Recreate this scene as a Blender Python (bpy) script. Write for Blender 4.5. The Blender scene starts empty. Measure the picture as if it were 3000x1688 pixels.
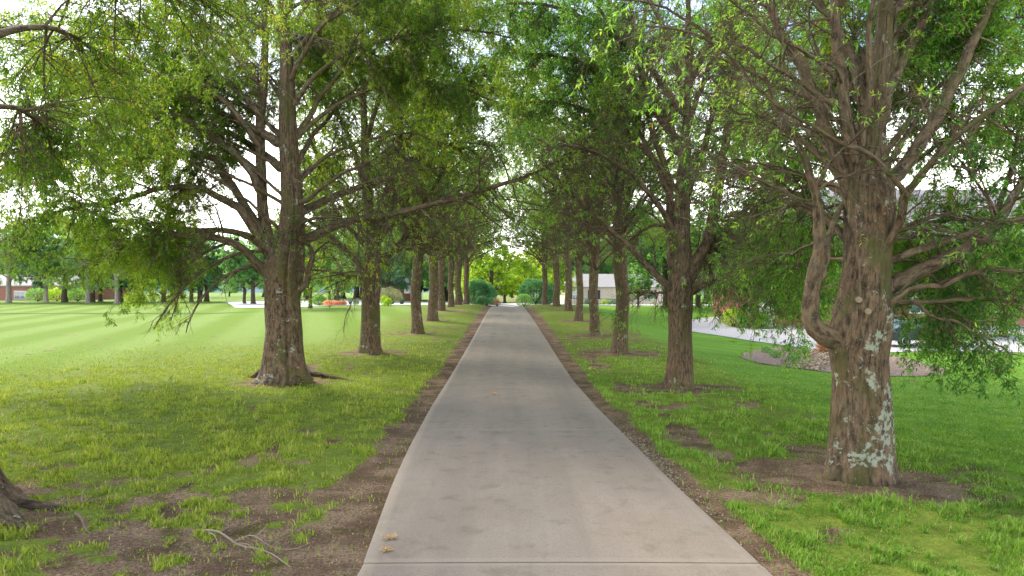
import bpy, math, random
import numpy as np
from mathutils import Vector

S = bpy.context.scene
R = math.radians
# ---------------------------------------------------------------- camera, world, sun, exposure
CAMH = 2.56
cd = bpy.data.cameras.new('camera'); cam = bpy.data.objects.new('camera', cd)
S.collection.objects.link(cam); S.camera = cam
cd.lens = 24.0; cd.sensor_width = 36.0; cd.clip_start = 0.05; cd.clip_end = 4000
cd.shift_y = 0.002
cam.location = (0, 0, CAMH); cam.rotation_euler = (R(90), 0, 0)

SUN_EL, SUN_AZ = 42.0, -38.0          # azimuth clockwise from +Y (the way the camera looks)
w = bpy.data.worlds.new("World"); S.world = w; w.use_nodes = True
nt = w.node_tree; nt.nodes.clear()
wo = nt.nodes.new('ShaderNodeOutputWorld'); bg = nt.nodes.new('ShaderNodeBackground')
sky = nt.nodes.new('ShaderNodeTexSky'); sky.sky_type = 'NISHITA'; sky.sun_disc = False
sky.sun_elevation = R(SUN_EL); sky.sun_rotation = R(SUN_AZ); sky.air_density = 1.0; sky.dust_density = 1.5; sky.ozone_density = 1.0
tc = nt.nodes.new('ShaderNodeTexCoord'); mp = nt.nodes.new('ShaderNodeMapping'); mp.inputs['Scale'].default_value = (1.0, 1.0, 2.6)
cn = nt.nodes.new('ShaderNodeTexNoise'); cn.inputs['Scale'].default_value = 2.3; cn.inputs['Detail'].default_value = 7; cn.inputs['Roughness'].default_value = 0.55
cr = nt.nodes.new('ShaderNodeMapRange'); cr.inputs['From Min'].default_value = 0.56; cr.inputs['From Max'].default_value = 0.74
sx = nt.nodes.new('ShaderNodeSeparateXYZ'); er = nt.nodes.new('ShaderNodeMapRange')
er.inputs['From Min'].default_value = 0.19; er.inputs['From Max'].default_value = 0.29; er.inputs['To Min'].default_value = 1.0; er.inputs['To Max'].default_value = 0.0
mx = nt.nodes.new('ShaderNodeMath'); mx.operation = 'MAXIMUM'
mix = nt.nodes.new('ShaderNodeMix'); mix.data_type = 'RGBA'
mix.inputs['B'].default_value = (19.0, 18.6, 18.4, 1)      # bright thin cloud
L = nt.links.new
L(tc.outputs['Generated'], mp.inputs['Vector']); L(mp.outputs['Vector'], cn.inputs['Vector']); L(cn.outputs['Fac'], cr.inputs['Value'])
L(tc.outputs['Generated'], sx.inputs['Vector']); L(sx.outputs['Z'], er.inputs['Value'])
L(cr.outputs['Result'], mx.inputs[0]); L(er.outputs['Result'], mx.inputs[1]); L(mx.outputs[0], mix.inputs['Factor'])
L(sky.outputs['Color'], mix.inputs['A']); L(mix.outputs['Result'], bg.inputs['Color']); L(bg.outputs[0], wo.inputs[0])
bg.inputs['Strength'].default_value = 0.08

sl = bpy.data.lights.new('sun', 'SUN'); so = bpy.data.objects.new('sun', sl); S.collection.objects.link(so)
sl.energy = 1.3; sl.angle = R(14); sl.color = (1.0, 0.92, 0.80)
sd = Vector((math.sin(R(SUN_AZ)) * math.cos(R(SUN_EL)), math.cos(R(SUN_AZ)) * math.cos(R(SUN_EL)), math.sin(R(SUN_EL))))
so.rotation_euler = sd.to_track_quat('Z', 'Y').to_euler(); so.location = (0, 0, 60)
S.view_settings.view_transform = 'Standard'; S.view_settings.look = 'None'
S.view_settings.exposure = 2.4; S.view_settings.gamma = 1
S.cycles.use_denoising = True
S.cycles.max_bounces = 10; S.cycles.diffuse_bounces = 8; S.cycles.transmission_bounces = 8; S.cycles.glossy_bounces = 2
S.cycles.sample_clamp_indirect = 6

# ---------------------------------------------------------------- noise helpers
def _h(ix, iy, s):
    n = (ix.astype(np.int64) * 374761393 + iy.astype(np.int64) * 668265263 + s * 144665) & 0xffffffff
    n = ((n ^ (n >> 13)) * 1274126177) & 0xffffffff
    n = n ^ (n >> 16)
    return (n & 0xffff) / 65535.0
def vnoise(x, y, s=0):
    x = np.asarray(x, float); y = np.asarray(y, float)
    ix = np.floor(x); iy = np.floor(y); fx = x - ix; fy = y - iy
    fx = fx * fx * (3 - 2 * fx); fy = fy * fy * (3 - 2 * fy)
    a = _h(ix, iy, s); b = _h(ix + 1, iy, s); c = _h(ix, iy + 1, s); d = _h(ix + 1, iy + 1, s)
    return (a * (1 - fx) + b * fx) * (1 - fy) + (c * (1 - fx) + d * fx) * fy
def fbm(x, y, s=0, o=4):
    t = 0; a = .5; n = 0
    for k in range(o):
        t = t + a * vnoise(x * 2**k, y * 2**k, s + k * 17); n += a; a *= .5
    return t / n
def sm(a, b, x):
    t = np.clip((x - a) / (b - a), 0, 1); return t * t * (3 - 2 * t)

# ---------------------------------------------------------------- terrain (y is the distance down the avenue)
DL = ([0, 6.1, 8.8, 11, 15.1, 20, 35, 72.5, 110, 170], [-1.62, -1.36, -1.55, -1.66, -1.79, -1.87, -1.98, -2.32, -2.7, -3.3])
DR = ([0, 6.1, 8.8, 11, 15.1, 20, 35, 72.5, 110, 170], [2.55, 2.30, 2.11, 2.02, 1.87, 1.78, 1.68, 1.34, 1.0, 0.4])
def driveL(y): return np.interp(y, *DL)
def driveR(y): return np.interp(y, *DR)
def depth_below(x, y):
    c = np.interp(y, [0, 6, 9, 15, 20, 27, 35, 45, 55, 65, 72, 80, 90, 110, 150, 250, 600, 1500], [2.56, 2.556, 2.55, 2.62, 2.67, 2.58, 2.44, 2.25, 2.08, 1.96, 1.92, 1.96, 2.2, 2.5, 2.6, 3.0, 4, 6])
    l = np.interp(y, [0, 20, 45, 65, 72, 80, 100, 130, 200, 400, 800, 1500], [2.5, 2.5, 2.3, 2.1, 2.0, 1.85, 1.75, 1.75, 1.95, 2.4, 3, 5])
    r = np.interp(y, [0, 9, 20, 30, 45, 60, 80, 95, 110, 150, 250, 600, 1500], [2.6, 2.75, 2.95, 3.05, 3.05, 2.75, 2.15, 2.1, 2.35, 2.6, 3, 4, 6])
    wl = sm(-16, -30, x); wr = sm(5.2, 13, x)
    d = c * (1 - wl) * (1 - wr) + l * wl + r * wr
    xc = (driveL(y) + driveR(y)) / 2; off = np.abs(x - xc)
    d = d - 0.26 * sm(42, 68, y) * sm(2.0, 3.6, off) * (1 - wl) * (1 - wr)
    bump = (fbm(x * .35, y * .35, 5, 3) - .5) * .16 * sm(2.1, 4, off) * (1 - .7 * sm(6, 12, np.abs(x)))
    return d - bump
def gz(x, y): return CAMH - depth_below(np.asarray(x, float), np.asarray(y, float))
def P(px, py, Z): return np.array([(px - 1500) / 2000 * Z, Z, CAMH + (850 - py) / 2000 * Z])
def onground(px, py, lo=4, hi=400):
    Z = np.geomspace(lo, hi, 3000); x = (px - 1500) / 2000 * Z
    f = 850 + depth_below(x, Z) / Z * 2000 - py
    k = np.where(f <= 0)[0]
    z = Z[k[0]] if len(k) else hi
    return np.array([(px - 1500) / 2000 * z, z, float(gz((px - 1500) / 2000 * z, z))])

# ---------------------------------------------------------------- node helpers
def mat(name):
    m = bpy.data.materials.new(name); m.use_nodes = True
    n = m.node_tree; b = n.nodes['Principled BSDF']; b.inputs['Roughness'].default_value = .9
    b.inputs['Specular IOR Level'].default_value = .25
    return m, n, b
def N(n, t, **k):
    a = n.nodes.new(t)
    for q, v in k.items():
        if hasattr(a, q): setattr(a, q, v)
        else: a.inputs[q.replace('_', ' ')].default_value = v
    return a
def ramp(n, src, stops, lk):
    r = n.nodes.new('ShaderNodeValToRGB'); e = r.color_ramp.elements
    while len(e) < len(stops): e.new(.5)
    for q, (p, c) in zip(e, stops):
        q.position = p; q.color = (*c, 1) if len(c) == 3 else c
    lk(src, r.inputs[0]); return r.outputs[0]
def mixc(n, f, a, b, blend='MIX'):
    m = n.nodes.new('ShaderNodeMix'); m.data_type = 'RGBA'; m.blend_type = blend
    for s, v in (('Factor', f), ('A', a), ('B', b)):
        if isinstance(v, (int, float)): m.inputs[s].default_value = v
        elif isinstance(v, tuple): m.inputs[s].default_value = (*v, 1)
        else: n.links.new(v, m.inputs[s])
    return m.outputs['Result']
def noise(n, vec, scale, detail=4, rough=.55):
    a = n.nodes.new('ShaderNodeTexNoise'); a.inputs['Scale'].default_value = scale
    a.inputs['Detail'].default_value = detail; a.inputs['Roughness'].default_value = rough
    if vec is not None: n.links.new(vec, a.inputs['Vector'])
    return a.outputs['Fac']
def mapr(n, v, a, b, c=0, d=1):
    m = n.nodes.new('ShaderNodeMapRange'); n.links.new(v, m.inputs['Value'])
    for q, x in zip(('From Min', 'From Max', 'To Min', 'To Max'), (a, b, c, d)): m.inputs[q].default_value = x
    return m.outputs['Result']
def mathn(n, op, a, b=None):
    m = n.nodes.new('ShaderNodeMath'); m.operation = op
    for i, v in enumerate((a, b)):
        if v is None: continue
        if isinstance(v, (int, float)): m.inputs[i].default_value = v
        else: n.links.new(v, m.inputs[i])
    return m.outputs[0]
def bumpn(n, b, h, strength=.5, dist=.02):
    u = n.nodes.new('ShaderNodeBump'); u.inputs['Strength'].default_value = strength; u.inputs['Distance'].default_value = dist
    n.links.new(h, u.inputs['Height']); n.links.new(u.outputs[0], b.inputs['Normal'])

# bark: furrows run along the limb through the 'bark' vector attribute
def bark_mat(name, dark, light, lichen=.6, moss=.5, grey=0.0, patches=()):
    m, n, b = mat(name)
    at = N(n, 'ShaderNodeAttribute', attribute_name='bark'); v = at.outputs['Vector']
    mp1 = N(n, 'ShaderNodeMapping'); mp1.inputs['Scale'].default_value = (19, 19, 5.5); n.links.new(v, mp1.inputs['Vector'])
    f = noise(n, mp1.outputs[0], 1.0, 7, .68)
    c = ramp(n, f, [(.38, dark), (.50, tuple((a + q) / 2 for a, q in zip(dark, light))), (.60, light)], n.links.new)
    mp2 = N(n, 'ShaderNodeMapping'); mp2.inputs['Scale'].default_value = (2.2, 2.2, 1.1); n.links.new(v, mp2.inputs['Vector'])
    big = noise(n, mp2.outputs[0], 1.0, 4)
    mo = mapr(n, big, .50, .62, 0, moss)
    c = mixc(n, mo, c, (.060, .062, .012))
    red = mapr(n, noise(n, v, 3.1, 3), .55, .72, 0, .35)
    c = mixc(n, red, c, (.115, .052, .022))
    if grey:
        mp3 = N(n, 'ShaderNodeMapping'); mp3.inputs['Scale'].default_value = (5, 5, 7); n.links.new(v, mp3.inputs['Vector'])
        g = mapr(n, noise(n, mp3.outputs[0], 1.0, 5, .7), .42, .66, 0, grey)
        c = mixc(n, g, c, (.17, .155, .105))
    ln = noise(n, v, 2.6, 5, .68)
    for (px_, py_, pz_, pr_, pa_) in patches:
        vs_ = N(n, 'ShaderNodeVectorMath', operation='DISTANCE'); n.links.new(v, vs_.inputs[0]); vs_.inputs[1].default_value = (px_, py_, pz_)
        ln = mathn(n, 'ADD', ln, mapr(n, vs_.outputs['Value'], pr_, pr_ * .35, 0, pa_))
    l1 = mapr(n, ln, .595, .62, 0, 1)
    l2 = mapr(n, noise(n, v, 13, 3, .6), .45, .55, 0, 1)
    l3 = mapr(n, noise(n, v, 24, 4, .6), .66, .69, 0, .8)
    lm = mathn(n, 'MAXIMUM', mathn(n, 'MULTIPLY', l1, l2), l3)
    c = mixc(n, mathn(n, 'MULTIPLY', lm, lichen), c, (.27, .30, .22))
    n.links.new(c, b.inputs['Base Color'])
    hh = mathn(n, 'ADD', f, mathn(n, 'MULTIPLY', lm, .15))
    bumpn(n, b, hh, 1.0, .06)
    return m
M = {}
M['bark'] = bark_mat('oak_bark', (.022, .014, .007), (.155, .104, .058), .85, .75, .15)
M['bark_lichen'] = bark_mat('lichened_oak_bark', (.022, .014, .007), (.155, .104, .058), .9, .8, .15, patches=((5.27, -.30, .48, .50, .16), (5.30, -.22, .95, .34, .15), (5.10, -.38, .75, .25, .12), (5.02, -.42, 1.84, .24, .19), (5.0, -.42, 1.38, .20, .19), (4.9, -.40, .35, .25, .12)))
M['bark_limb'] = bark_mat('oak_limb_bark', (.026, .017, .009), (.155, .106, .060), .4, .7, .22)
M['bark_far'] = bark_mat('far_bark', (.030, .022, .016), (.09, .07, .05), .4, .3, .2)
M['bark_pale'] = bark_mat('pale_bark', (.16, .13, .11), (.36, .32, .28), .4, .0, .3)

def simple(name, col, rough=.85, var=.25, scale=8, bump=0, metal=0):
    m, n, b = mat(name); b.inputs['Roughness'].default_value = rough; b.inputs['Metallic'].default_value = metal
    co = N(n, 'ShaderNodeTexCoord').outputs['Object']
    f = noise(n, co, scale, 5, .6)
    c = mixc(n, mapr(n, f, .3, .7), tuple(x * (1 - var) for x in col), tuple(min(1, x * (1 + var)) for x in col))
    n.links.new(c, b.inputs['Base Color'])
    if bump: bumpn(n, b, f, bump, .02)
    return m

def leaf_mat(name, cols, trans=.45, rough=.45):
    m = bpy.data.materials.new(name); m.use_nodes = True; n = m.node_tree
    b = n.nodes['Principled BSDF']; out = n.nodes['Material Output']
    b.inputs['Roughness'].default_value = rough; b.inputs['Specular IOR Level'].default_value = .35
    at = N(n, 'ShaderNodeAttribute', attribute_name='var')
    c = ramp(n, at.outputs['Fac'], cols, n.links.new)
    n.links.new(c, b.inputs['Base Color'])
    tr = n.nodes.new('ShaderNodeBsdfTranslucent')
    tcol = mixc(n, 1.0, c, (2.5, 2.2, 1.0), 'MULTIPLY')
    n.links.new(tcol, tr.inputs['Color'])
    ms = n.nodes.new('ShaderNodeMixShader'); ms.inputs[0].default_value = trans
    n.links.new(b.outputs[0], ms.inputs[1]); n.links.new(tr.outputs[0], ms.inputs[2]); n.links.new(ms.outputs[0], out.inputs[0])
    return m
M['leafL'] = leaf_mat('oak_leaf_left', [(0, (.035, .085, .012)), (.35, (.085, .175, .016)), (.7, (.150, .245, .022)), (.95, (.22, .29, .04)), (1, (.24, .14, .03))], .58)
M['leafR'] = leaf_mat('oak_leaf_right', [(0, (.028, .090, .020)), (.35, (.080, .205, .032)), (.7, (.135, .275, .040)), (.95, (.22, .32, .05)), (1, (.24, .15, .03))], .58)
M['leafF'] = leaf_mat('far_leaf', [(0, (.05, .14, .055)), (.5, (.11, .25, .085)), (1, (.20, .36, .14))], .5)
M['leafP'] = leaf_mat('pale_leaf', [(0, (.09, .18, .09)), (.5, (.17, .28, .14)), (1, (.27, .38, .20))], .5)
M['leafY'] = leaf_mat('lime_leaf', [(0, (.10, .20, .016)), (.5, (.22, .36, .03)), (1, (.38, .50, .07))], .55)
M['leafD'] = leaf_mat('bluish_leaf', [(0, (.03, .11, .07)), (.5, (.07, .20, .12)), (1, (.14, .29, .19))], .5)
M['leafT'] = leaf_mat('teal_leaf', [(0, (.015, .065, .034)), (.5, (.04, .14, .07)), (1, (.11, .24, .15))])
M['leafO'] = leaf_mat('olive_leaf', [(0, (.07, .10, .06)), (.5, (.12, .15, .09)), (1, (.2, .2, .14))])
M['flower'] = leaf_mat('pink_flower', [(0, (.08, .12, .05)), (.4, (.45, .20, .18)), (1, (.7, .42, .38))])
M['straw'] = leaf_mat('dry_grass', [(0, (.14, .07, .03)), (.5, (.30, .15, .07)), (1, (.5, .3, .17))], .2)

M['dry_twig'] = simple('weathered_twig', (.24, .19, .135), .85, .25, 30)
M['brown_twig'] = simple('brown_twig', (.14, .10, .07), .9, .3, 30)
# ---------------------------------------------------------------- object helpers
C = S.collection
def tag(o, label=None, cat=None, group=None, kind=None):
    if label: o['label'] = label
    if cat: o['category'] = cat
    if group: o['group'] = group
    if kind: o['kind'] = kind
    return o
def empty(name, loc, rz=0):
    o = bpy.data.objects.new(name, None); C.objects.link(o); o.location = loc; o.rotation_euler = (0, 0, rz); return o
def mesh_np(name, V, F, material, parent=None, attrs=None, smooth=False, fattr=None, mat2=None, from2=0):
    """V (n,3), F (m,k) arrays of one face size"""
    me = bpy.data.meshes.new(name); V = np.asarray(V, np.float32); F = np.asarray(F, np.int32); k = F.shape[1]
    me.vertices.add(len(V)); me.vertices.foreach_set('co', V.ravel())
    me.loops.add(F.size); me.loops.foreach_set('vertex_index', F.ravel())
    me.polygons.add(len(F)); me.polygons.foreach_set('loop_start', np.arange(0, F.size, k, dtype=np.int32))
    me.update(calc_edges=True)
    if smooth: me.polygons.foreach_set('use_smooth', np.ones(len(F), bool))
    for nm, a in (attrs or {}).items():
        a = np.asarray(a, np.float32)
        if a.ndim == 1: at = me.attributes.new(nm, 'FLOAT', 'POINT'); at.data.foreach_set('value', a)
        else: at = me.attributes.new(nm, 'FLOAT_VECTOR', 'POINT'); at.data.foreach_set('vector', a.ravel())
    for nm, a in (fattr or {}).items():
        at = me.attributes.new(nm, 'FLOAT', 'FACE'); at.data.foreach_set('value', np.asarray(a, np.float32))
    me.materials.append(material)
    if mat2 is not None:
        me.materials.append(mat2); mi = np.zeros(len(F), np.int32); mi[from2:] = 1; me.polygons.foreach_set('material_index', mi)
    o = bpy.data.objects.new(name, me); C.objects.link(o)
    if parent is not None: o.parent = parent
    return o
class MB:
    def __init__(s): s.v = []; s.f = []
    def add(s, V, F):
        b = len(s.v); s.v += [tuple(p) for p in V]; s.f += [tuple(i + b for i in f) for f in F]; return s
    def box(s, x0, x1, y0, y1, z0, z1):
        return s.add([(x0,y0,z0),(x1,y0,z0),(x1,y1,z0),(x0,y1,z0),(x0,y0,z1),(x1,y0,z1),(x1,y1,z1),(x0,y1,z1)],
                     [(0,3,2,1),(4,5,6,7),(0,1,5,4),(1,2,6,5),(2,3,7,6),(3,0,4,7)])
    def lathe(s, prof, cx=0, cy=0, n=20):
        b = len(s.v); m = len(prof)
        for r, z in prof:
            for k in range(n):
                a = 2 * math.pi * k / n; s.v.append((cx + r * math.cos(a), cy + r * math.sin(a), z))
        for i in range(m - 1):
            for k in range(n):
                s.f.append((b+i*n+k, b+i*n+(k+1)%n, b+(i+1)*n+(k+1)%n, b+(i+1)*n+k))
        s.f.append(tuple(b+(m-1)*n+k for k in range(n))); s.f.append(tuple(b+n-1-k for k in range(n)))
        return s
    def build(s, name, material, parent=None, smooth=False, bevel=0):
        me = bpy.data.meshes.new(name); me.from_pydata(s.v, [], s.f); me.update(); me.materials.append(material)
        if smooth:
            for p in me.polygons: p.use_smooth = True
        o = bpy.data.objects.new(name, me); C.objects.link(o)
        if parent is not None: o.parent = parent
        if bevel:
            bv = o.modifiers.new('bevel', 'BEVEL'); bv.width = bevel; bv.segments = 2; bv.limit_method = 'ANGLE'
        return o
def copy_tree(o, loc, rz, sc, parent=None):
    c = o.copy(); C.objects.link(c)
    if parent is not None: c.parent = parent
    else: c.location = loc; c.rotation_euler = (0, 0, rz); c.scale = sc
    for ch in list(o.children): copy_tree(ch, None, 0, None, c)
    return c

# ---------------------------------------------------------------- tree machinery
def resample(pts, rad, n):
    pts = np.asarray(pts, float); rad = np.asarray(rad, float)
    # Catmull-Rom densify, then even spacing
    if len(pts) > 2:
        q = np.vstack([2*pts[0]-pts[1], pts, 2*pts[-1]-pts[-2]]); out = []; rr = []
        for i in range(1, len(q) - 2):
            for t in np.linspace(0, 1, 8, endpoint=False):
                t2, t3 = t*t, t*t*t
                out.append(.5*((2*q[i]) + (-q[i-1]+q[i+1])*t + (2*q[i-1]-5*q[i]+4*q[i+1]-q[i+2])*t2 + (-q[i-1]+3*q[i]-3*q[i+1]+q[i+2])*t3))
                rr.append(rad[i-1]*(1-t) + rad[i]*t)
        out.append(pts[-1]); rr.append(rad[-1]); pts = np.array(out); rad = np.array(rr)
    s = np.r_[0, np.cumsum(np.linalg.norm(np.diff(pts, axis=0), axis=1))]
    u = np.linspace(0, s[-1], n)
    return np.stack([np.interp(u, s, pts[:, k]) for k in range(3)], 1), np.interp(u, s, rad)
def norm(a): return a / (np.linalg.norm(a, axis=-1, keepdims=True) + 1e-9)
def tubes(Pt, Rd, sides, collar=0, lump=0, rng=None):
    """batched tubes: Pt (n,p,3), Rd (n,p) -> V, F, bark attr"""
    n, p, _ = Pt.shape
    T = np.gradient(Pt, axis=1); T = norm(T)
    ref = np.cross(Pt[:, -1] - Pt[:, 0], np.array([0.31, 0.17, 0.93])); ref = norm(ref)[:, None, :]
    U = norm(ref - (ref * T).sum(-1, keepdims=True) * T); W = np.cross(T, U)
    a = np.arange(sides) * 2 * math.pi / sides
    Rr = Rd.copy()
    if collar: Rr = Rr * (1 + collar * np.exp(-np.arange(p) * 1.1))[None, :]; Rr[:, 0] *= .05
    R4 = Rr[:, :, None] * np.ones(sides)
    if lump and rng is not None:
        ph = rng.uniform(0, 6.28, (n, 1, 1)); k = np.arange(p)[None, :, None]
        R4 = R4 * (1 + lump * np.sin(2*a[None, None] + ph + k * .6) + lump * .7 * np.sin(3*a[None, None] - ph*2 + k * 1.1))
    V = Pt[:, :, None, :] + R4[..., None] * (np.cos(a)[:, None] * U[:, :, None, :] + np.sin(a)[:, None] * W[:, :, None, :])
    seg = np.r_[np.zeros((1, n)), np.cumsum(np.linalg.norm(np.diff(Pt, axis=1), axis=2), axis=1).T].T
    r0 = Rd.mean(1)[:, None, None] * np.ones((n, p, sides))
    off = (np.arange(n) * 1.7)[:, None, None]
    B = np.stack([r0*np.cos(a)+off, r0*np.sin(a)+off*.3, np.repeat(seg[:, :, None], sides, 2)], -1)
    idx = np.arange(n*p*sides).reshape(n, p, sides)
    nx = np.roll(idx, -1, axis=2)
    F = np.stack([idx[:, :-1], nx[:, :-1], nx[:, 1:], idx[:, 1:]], -1).reshape(-1, 4)
    return V.reshape(-1, 3), F, B.reshape(-1, 3)
def cat_geo(parts):
    V = []; F = []; B = []; b = 0
    for v, f, a in parts:
        V.append(v); F.append(f + b); B.append(a); b += len(v)
    return np.vstack(V), np.vstack(F), np.vstack(B)
def spawn(Pt, Rd, count, tr, length, ang, rng, p=6, up=0.0, droop=0.0, wob=.12, rfac=.55, rmin=.002, taper=.75, weight=None, flat=0, tpow=1.0, rlen=None, out=None, cen=None, kL=.016):
    """children of batched polylines"""
    n, q, _ = Pt.shape
    Ls = np.linalg.norm(np.diff(Pt, axis=1), axis=2).sum(1)
    wgt = Ls if weight is None else weight
    idx = rng.choice(n, count, p=wgt / wgt.sum())
    t = tr[0] + (tr[1] - tr[0]) * rng.random(count) ** tpow
    x = t * (q - 1); i = np.minimum(x.astype(int), q - 2); fr = (x - i)[:, None]
    A = Pt[idx, i]; Bp = Pt[idx, i + 1]
    pos = A * (1 - fr) + Bp * fr; T = norm(Bp - A); r = Rd[idx, i] * (1 - fr[:, 0]) + Rd[idx, i + 1] * fr[:, 0]
    rv = rng.normal(size=(count, 3)); rv[:, 2] *= (1 - flat)
    if out and cen is not None:
        o = pos - cen; o[:, 2] = 0; rv = rv + out * norm(o)
    rv = norm(rv - (rv * T).sum(1, keepdims=True) * T)
    a = np.radians(rng.uniform(ang[0], ang[1], count))[:, None]
    d = norm(np.cos(a) * T + np.sin(a) * rv + np.array([0, 0, up]))
    Lc = rng.uniform(length[0], length[1], count) * (1 - .35 * t)
    if rlen is not None: Lc = Lc * rlen[idx]
    pts = np.zeros((count, p, 3)); pts[:, 0] = pos
    step = (Lc / (p - 1))[:, None]
    for k in range(1, p):
        d = norm(d + rng.normal(size=(count, 3)) * wob + np.array([0, 0, -droop / p * 2]))
        pts[:, k] = pts[:, k - 1] + d * step
    r0 = np.maximum(np.minimum(r * rfac, Lc * kL + .003), rmin)
    rad = r0[:, None] * (1 - taper * np.linspace(0, 1, p))[None, :]
    return pts, np.maximum(rad, rmin * .5), t
def leaves(Pt, per, L, W, rng, cup=.15, keep=None, droop=.15):
    n, q, _ = Pt.shape
    c = n * per; idx = np.repeat(np.arange(n), per)
    t = .12 + .88 * rng.random(c); x = t * (q - 1); i = np.minimum(x.astype(int), q - 2); fr = (x - i)[:, None]
    pos = Pt[idx, i] * (1 - fr) + Pt[idx, i + 1] * fr; T = norm(Pt[idx, i + 1] - Pt[idx, i])
    rv = norm(rng.normal(size=(c, 3)) * np.array([1, 1, .7])); rv = norm(rv - (rv * T).sum(1, keepdims=True) * T)
    d = norm(.55 * T + .85 * rv + np.array([0, 0, -droop]))
    up = norm(rng.normal(size=(c, 3)) * .55 + np.array([0, 0, 1.0]))
    s = norm(np.cross(d, up)); nn = np.cross(s, d)
    l = (L * rng.uniform(.65, 1.25, c))[:, None]; wd = (W * rng.uniform(.7, 1.2, c))[:, None]
    V = np.stack([pos, pos + d*l*.45 + s*wd*.5 + nn*l*cup*.3, pos + d*l - nn*l*cup, pos + d*l*.45 - s*wd*.5 + nn*l*cup*.3], 1)
    # hue varies by clump and by leaf
    cl = fbm(pos[:, 0]*.9 + pos[:, 2]*.4, pos[:, 1]*.9 + pos[:, 2]*.7, 31, 3)
    var = np.clip((cl - .5) * 1.5 + .42 + rng.normal(size=c) * .2, 0, .97)
    var[rng.random(c) < .012] = 1.0
    F = np.arange(c * 4).reshape(c, 4)
    return V.reshape(-1, 3), F, var

def loft_trunk(path, rad, base, flare, flare_h, seed, sides=44, groove=None, rings=60, lobes=None, flute=.05):
    """vertical-ish trunk from ground; path (k,3) in object space"""
    rng = np.random.default_rng(seed)
    Pp, Rr = resample(path, rad, rings)
    # denser rings near the ground
    u = np.linspace(0, 1, rings) ** 1.5 * (rings - 1)
    k = np.minimum(u.astype(int), rings - 2); f = (u - k)[:, None]
    Pp = Pp[k] * (1 - f) + Pp[k + 1] * f; Rr = Rr[k] * (1 - f[:, 0]) + Rr[k + 1] * f[:, 0]
    a = np.arange(sides) * 2 * math.pi / sides
    h = np.maximum(Pp[:, 2] - base, 0)[:, None]
    if lobes is None: lobes = [(rng.uniform(0, 6.28), rng.uniform(.5, 1.1)) for _ in range(6)]
    lb = sum(s * np.exp(-((np.angle(np.exp(1j*(a - c)))) / .34) ** 2) for c, s in lobes)[None, :]
    fl = flare * np.exp(-(h / flare_h) ** .8) * (.35 + .75 * lb) + .06 * np.exp(-h / (flare_h * 3)) * lb
    fl2 = 0
    for c, wd, dp in (groove or []):
        fl2 = fl2 - dp * np.exp(-((np.angle(np.exp(1j*(a - c)))) / wd) ** 2)[None, :]
    nz = (fbm(np.cos(a)[None]*2.2 + 7 + seed + 0*h, np.sin(a)[None]*2.2 + h*1.3, seed, 3) - .5) * flute * 3
    nz = nz + (fbm(a[None]*7 + 0*h, h*.9, seed + 3, 4) - .5) * .065 * np.minimum(1, np.minimum(a, 2*math.pi - a) * 4)[None]
    Rg = Rr[:, None] * (1 + fl + fl2 + nz)
    V = Pp[:, None, :] + np.stack([Rg * np.cos(a), Rg * np.sin(a), np.zeros_like(Rg)], -1)
    B = np.stack([np.cos(a)[None] * .4 + 0*Rg + seed, np.sin(a)[None] * .4 + 0*Rg, Pp[:, 2:3] + 0*Rg], -1)
    idx = np.arange(rings * sides).reshape(rings, sides); nx = np.roll(idx, -1, axis=1)
    F = np.stack([idx[:-1], nx[:-1], nx[1:], idx[1:]], -1).reshape(-1, 4)
    return V.reshape(-1, 3), F, B.reshape(-1, 3)

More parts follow.
